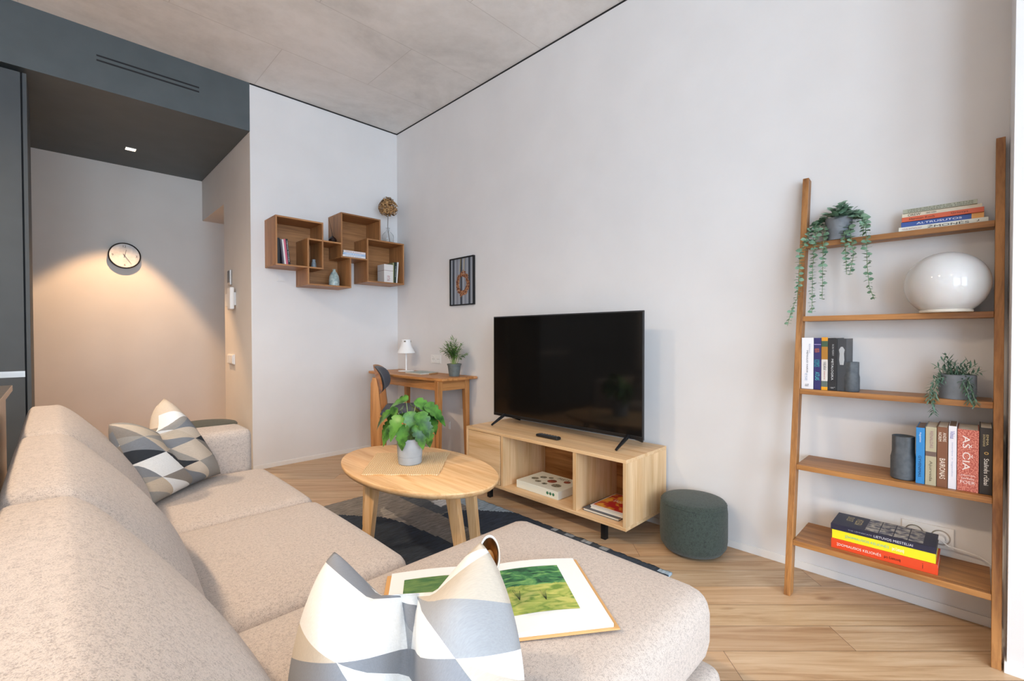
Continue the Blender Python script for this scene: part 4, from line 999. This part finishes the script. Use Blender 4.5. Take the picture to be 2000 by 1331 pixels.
specs = [(-.09,.16,0,.10,-1.1,-.6),(-.055,.185,-.02,.105,-.8,-.9),(-.02,.235,.02,.11,-1.0,-.12),(.03,.225,0,.11,.9,-.35),(.075,.20,.0,.12,1.1,-.55),(.05,.165,-.05,.11,.6,-.75),(.085,.15,.01,.10,.75,-1.1),
 (-.03,.15,-.06,.105,-.4,-.6),(.01,.17,-.05,.10,.25,-.9),(-.06,.09,-.05,.09,-.9,-.8),(-.015,.10,-.065,.10,-.1,-1.0),(.045,.10,-.06,.10,.5,-1.1),(.07,.09,-.02,.10,.6,-1.3),(-.085,.10,-.01,.10,-.9,-1.0),
 (.0,.19,.06,.11,.3,-.3),(-.05,.17,.06,.11,-.7,-.4),(.06,.16,.06,.11,.8,-.5),(.02,.14,.03,.09,.2,.1),(-.03,.13,.02,.09,-.3,.1)]
for (r_, h_, f_, L, dr, dz) in specs:
    b0 = Vector((px_, py_, pz_+.105))+rv*r_*.15+fv*f_*.15
    p = Vector((px_, py_, pz_+.105+h_*.86))+rv*r_*1.12+fv*f_
    md = b0.lerp(p, .55)+rv*r_*-.12+Vector((0,0,.02))
    sm.tube([b0, md, p], [.0023,.0019,.0014], 6)
    d = rv*dr+fv*(f_*8)+Vector((0,0,dz))
    lf.leaf(p-d.normalized()*L*.12, d, Vector((0,0,1))-fv*.5, L*1.15, L*.74, .45, 20, env, .25)
lm, nt, b = base_mat('leaf_green', S('#4f8a37'), .38)
n1 = N(nt, 'TexNoise', i_Scale=18.0, i_Detail=3.0); nt.links.new(coords(nt), n1.inputs['Vector']); r = ramp(nt, n1.outputs[0], [(.38, S('#1f4a1b')), (.62, S('#5c9338'))]); nt.links.new(r.outputs[0], b.inputs['Base Color'])
sm.build('stems', flat('pale_green_stem', '#9db766', .5), t, smooth=True); lf.build('foliage', lm, t, smooth=60)

# ================================================================== sofa
t = thing('sofa', 'oatmeal fabric corner sofa with chaise in the foreground', 'sofa', (-1.95, -2.5, 0))
MB().soft(-2.455, -1.72, -2.86, -1.58, .08, .258, .02, 6).build('base', M['sofa'], t, smooth=True)
MB().soft(-2.455, -1.240, -3.545, -2.865, .08, .255, .03, 6).build('chaise_base', M['sofa'], t, smooth=True)
for x, y in ((-2.40,-1.45),(-1.80,-1.45),(-2.40,-3.46),(-1.34,-3.46),(-1.34,-2.95)):
    MB().lathe([(.018,0),(.022,.082)], (x,y,.0112 if y > -3.0 and x > -1.75 else 0.0005), 16).build('leg', M['blackmetal'], t)
sg = M['sofa']
MB().soft(-2.36, -1.668, -2.192, -1.585, .26, .437, .045, 12, (.012,.004,.012)).build('seat_cushion', sg, t, smooth=60)
MB().soft(-2.36, -1.668, -2.855, -2.196, .26, .437, .045, 12, (.012,.004,.012)).build('seat_cushion', sg, t, smooth=60)
MB().soft(-2.36, -1.235, -3.525, -2.860, .26, .437, .055, 14, (.012,.008,.010)).build('chaise_cushion', sg, t, smooth=60)
def bwarp(w_, u_):
    tt = (w_.z-.40)/.39; s_ = (w_.x+2.40)/.10
    fx = -2.125-.222*max(0, tt)**1.25; bx_ = -2.455+.008*tt
    c_ = (1+max(-1, min(1, s_)))/2 if False else (s_+1)/2
    return (bx_+(fx-bx_)*c_+.040*(1-u_.y**2)*(1-u_.z**2)*(1 if u_.x > 0 else 0)*u_.x, w_.y, w_.z+.010*(1-u_.y**4)*(u_.z > 0)*u_.z)
for y0_, y1_ in ((-2.215,-1.50), (-2.885,-2.225), (-3.60,-2.895)):
    MB().soft(-2.50, -2.30, y0_, y1_, .435, .790, .042, 12, (0,0,0), bwarp, m=5).build('back_cushion', sg, t, smooth=60)
MB().soft(-2.466, -2.40, -3.59, -1.36, .08, .62, .03, 8).build('back_frame', sg, t, smooth=60)
MB().soft(-2.46, -1.715, -1.575, -1.36, .08, .618, .035, 10, (.0,.006,.006)).build('armrest', sg, t, smooth=60)

# ================================================================== cushions
def pillow(name, corners, T, mat, label, chop=.1, pinch=.10, crease=.6, cw=.26, pside=None, chw=.42, chp=2, fold=0, lobes=False):
    """corners: bottom-left, bottom-right, top-right, top-left as seen from the front"""
    bl, br_, tr_, tl = [Vector(c_) for c_ in corners]; n_ = 30
    nr = ((br_-bl).cross(tl-bl)).normalized(); up_ = ((tl+tr_)-(bl+br_)).normalized()
    root = (bl+br_)/2; loc = (root.x, root.y, root.z)
    me = bpy.data.meshes.new(name); bm = bmesh.new(); uvl = bm.loops.layers.uv.new('UVMap')
    def P(s_, t_, side):
        a, b_ = (s_+1)/2, (t_+1)/2
        p = (bl*(1-a)+br_*a)*(1-b_)+(tl*(1-a)+tr_*a)*b_
        cc = (bl+br_+tr_+tl)/4
        e = max(abs(s_), abs(t_))
        pin = (pinch if pside is None else pside)*(1-t_**2)*abs(s_)**3+pinch*(1-s_**2)*abs(t_)**3*.6
        p = p+(cc-p)*pin
        if t_ > -.2:
            k = (t_+.2)/1.2; ch = min(1, max(0, (1-abs(s_)))/.62)**1.15 if lobes else math.exp(-(abs(s_)/chw)**chp)
            p = p-up_*chop*k*k*ch
        th_ = T*.5*max(0, (1-s_**4))**.55*max(0, (1-t_**4))**.55
        if lobes:
            lb = max(.0, 1-((abs(s_)-.56)/.52)**2)**.7
            th_ = T*.5*max(.12, lb)*max(0, 1-s_**6)**.5*max(0, 1-t_**2 if t_ > 0 else 1-t_**4)**(.8 if t_ > 0 else .6)
        else: th_ *= 1-crease*math.exp(-(s_/cw)**2)*min(1, max(0, (t_+.75)/1.2))**.8
        wr_ = .006*math.sin(9*s_+5*t_)*(1-s_*s_)*(1-t_*t_)-(fold*math.exp(-(s_/.20)**4)*min(1, (t_+1)*.8)*(1-max(0,t_)**6) if side > 0 else 0)
        return p+nr*(side*th_+wr_)
    grid = {}
    def dens(i): return math.sin((i/n_-.5)*PI)*.5+ (i/n_-.5)*1.0
    for side in (1, -1):
        for i in range(n_+1):
            for j in range(n_+1):
                edge = i in (0, n_) or j in (0, n_)
                key = (0 if edge else side, i, j)
                if key not in grid: grid[key] = bm.verts.new(P(dens(i), dens(j), side)-root)
    for side in (1, -1):
        for i in range(n_):
            for j in range(n_):
                q_ = []
                for (a, b_) in ((i,j),(i+1,j),(i+1,j+1),(i,j+1)):
                    edge = a in (0, n_) or b_ in (0, n_); q_.append((grid[(0 if edge else side, a, b_)], (dens(a)+1)/2, (dens(b_)+1)/2))
                if side < 0: q_ = q_[::-1]
                f = bm.faces.new([k[0] for k in q_]); f.smooth = True
                for l, k in zip(f.loops, q_): l[uvl].uv = (k[1]+(0 if side > 0 else 3.37), k[2])
    bm.to_mesh(me); bm.free(); me.materials.append(mat)
    o = bpy.data.objects.new(name, me); COL.objects.link(o); o.location = loc
    return tag(o, label, 'cushion')
pm1 = cushion_mat('triangle_print_dark', ['#e4e2de', '#c2b19c', '#2c3036', '#9a948c', '#7e8084', '#cbbba8', '#8a8178'], 3.0, 4, 4)
pm2 = cushion_mat('triangle_print_pale', ['#f2f1ee', '#a3a4a6', '#cbbfae', '#f2f1ee', '#8b8d92', '#bdb3a6', '#f2f1ee'], 23.0, 1.9, 2.2)
pillow('cushion', [(-2.16,-1.95,.452), (-1.86,-1.63,.447), (-2.06,-1.66,.80), (-2.245,-1.88,.75)], .15, pm1, 'black, grey and beige triangle-print cushion against the far sofa arm', .09, .10, .6, .3, .06, .55, 3, .02)
def campt(u, v_, d):
    return Vector((-2.3755,-3.9633,1.05))+d*(Fv+R2*((u-1000)/900.3)-U2*((v_-669.57)/900.3))
pillow('cushion', [(-2.136,-3.280,.452), (-1.908,-3.502,.452), (-1.866,-3.375,.700), (-2.040,-3.196,.682)], .24, pm2, 'pale grey and white triangle-print cushion nearest the camera', .070, .0, .80, .30, -.24, .50, 3, .055, True)

# ================================================================== open book and cup on the chaise
c0 = Vector((-1.675, -3.195, .4475)); ang = math.radians(-35.0)
t = thing('open_book', 'open art book with green landscape plates lying on the chaise', 'book', tuple(c0), rot=Euler((0,0,ang)))
MB().box(-.245, .245, -.148, .148, 0, .003).build('cover', flat('kraft_cover', '#d6a468', .6), t, world=False, bevel=.001)
def page_block(sg):
    mb = MB(); n_ = 14; vs = []; fs = []
    for i in range(n_+1):
        u_ = i/n_; x = sg*(.002+.231*u_); z = .004+.016*math.sin(PI*min(1, .08+u_*.62))*(1-.55*u_)+.001
        vs += [(x,-.141,.0032),(x,.141,.0032),(x,-.141,z),(x,.141,z)]
    for i in range(n_):
        a = i*4; fs += [(a+2,a+6,a+7,a+3),(a,a+1,a+5,a+4),(a,a+4,a+6,a+2),(a+1,a+3,a+7,a+5)]
    fs += [(0,2,3,1),(n_*4,n_*4+1,n_*4+3,n_*4+2)]
    mb.add(vs, fs); return mb
page = flat('art_paper', '#f1f1ee', .5)
page_block(1).build('pages', page, t, world=False, smooth=30); page_block(-1).build('pages', page, t, world=False, smooth=30)
def plate(sg, mat, x0_, x1_, y0_, y1_):
    me = bpy.data.meshes.new('printed_picture'); bm = bmesh.new(); uvl = bm.loops.layers.uv.new('UVMap'); n_ = 12; g_ = []
    for i in range(n_+1):
        u_ = x0_+(x1_-x0_)*i/n_; x = sg*(.002+.231*u_); z = .0056+.016*math.sin(PI*min(1, .08+u_*.62))*(1-.55*u_)
        g_.append((bm.verts.new((x, y0_, z)), bm.verts.new((x, y1_, z)), i/n_))
    for a, b_ in zip(g_, g_[1:]):
        vv = [(a[0],(a[2],0)),(b_[0],(b_[2],0)),(b_[1],(b_[2],1)),(a[1],(a[2],1))]
        f = bm.faces.new([q_[0] for q_ in (vv if sg > 0 else vv[::-1])]); f.smooth = True
        for l, q_ in zip(f.loops, (vv if sg > 0 else vv[::-1])): l[uvl].uv = q_[1]
    bm.to_mesh(me); bm.free(); me.materials.append(mat); o = bpy.data.objects.new('printed_picture', me); COL.objects.link(o); o.parent = t
mt, nt, b = base_mat('landscape_plate', S('#6d8a3a'), .5)
uvn = N(nt, 'UVMap'); sp = N(nt, 'SeparateXYZ'); nt.links.new(uvn.outputs[0], sp.inputs[0])
mp = N(nt, 'Mapping'); mp.inputs['Scale'].default_value = (2.2, 7, 1); mp.inputs['Rotation'].default_value = (0,0,.5); nt.links.new(uvn.outputs[0], mp.inputs[0])
n1 = N(nt, 'TexNoise', i_Scale=1.5, i_Detail=5.0, i_Distortion=1.2); nt.links.new(mp.outputs[0], n1.inputs['Vector'])
hill = ramp(nt, n1.outputs[0], [(.35, S('#1e4630')), (.5, S('#3f7d4a')), (.65, S('#7fae62'))]); field = ramp(nt, n1.outputs[0], [(.35, S('#6f8e38')), (.5, S('#a9b458')), (.65, S('#c7c36c'))])
w_ = N(nt, 'Math', operation='MULTIPLY_ADD'); nt.links.new(n1.outputs[0], w_.inputs[0]); w_.inputs[1].default_value = .18; nt.links.new(sp.outputs[1], w_.inputs[2])
gt = N(nt, 'Math', operation='GREATER_THAN'); nt.links.new(w_.outputs[0], gt.inputs[0]); gt.inputs[1].default_value = .66
mm = N(nt, 'Mix', data_type='RGBA'); nt.links.new(gt.outputs[0], mm.inputs[0]); nt.links.new(field.outputs[0], mm.inputs[6]); nt.links.new(hill.outputs[0], mm.inputs[7]); nt.links.new(mm.outputs[2], b.inputs['Base Color'])
plate(1, mt, .13, .77, -.085, .105); 
mt2 = noisy('dark_field_plate', S('#3f6a3a'), S('#6d8a4c'), 30, .5, stretch=(1,4,1)); plate(-1, mt2, .16, .86, -.085, .10)
tw = MB(); rr = random.Random(6)
for xq in (.055, .115):
    for k in range(6):
        a = (k-2.5)*.09; z = .0215 if xq < .08 else .0172
        tw.add([(xq-.0005,-.045,z),(xq+.0005,-.045,z),(xq+.0004+a*.045,-.005+rr.uniform(-.006,.006),z),(xq+a*.045,-.005,z)], [(0,1,2,3)])
tw.build('printed_tree', cm('#3d4a2c'), t, world=False)
# small cup behind the near cushion
ca = Vector((-1.770, -3.290, .4700))*0+campt(956, 1085, .985)
axis = (Vector((-2.3755,-3.9633,1.05))-ca).normalized(); axis = (axis+Vector((0,0,.25))).normalized()
q_ = axis.to_track_quat('Z', 'Y').to_matrix().to_4x4(); q_.translation = ca-axis*.03
t = thing('cup', 'white cup with copper-gold inside showing behind the near cushion', 'cup', tuple(ca-Vector((0,0,.045))))
MB().lathe([(.020,-.045),(.030,-.038),(.041,.0),(.043,.024),(.041,.030),(.037,.0285),(.0365,.024)], n=48, sx=.54, caps=False).build('cup_body', flat('white_porcelain', '#f4f3f1', .15), t, smooth=60, xf=q_)
MB().lathe([(.0365,.0243),(.034,.0),(.024,-.032),(.001,-.036)], n=48, sx=.48, caps=False).build('gilded_inside', flat('copper_gold', '#a87c4c', .3, .8), t, smooth=60, xf=q_)
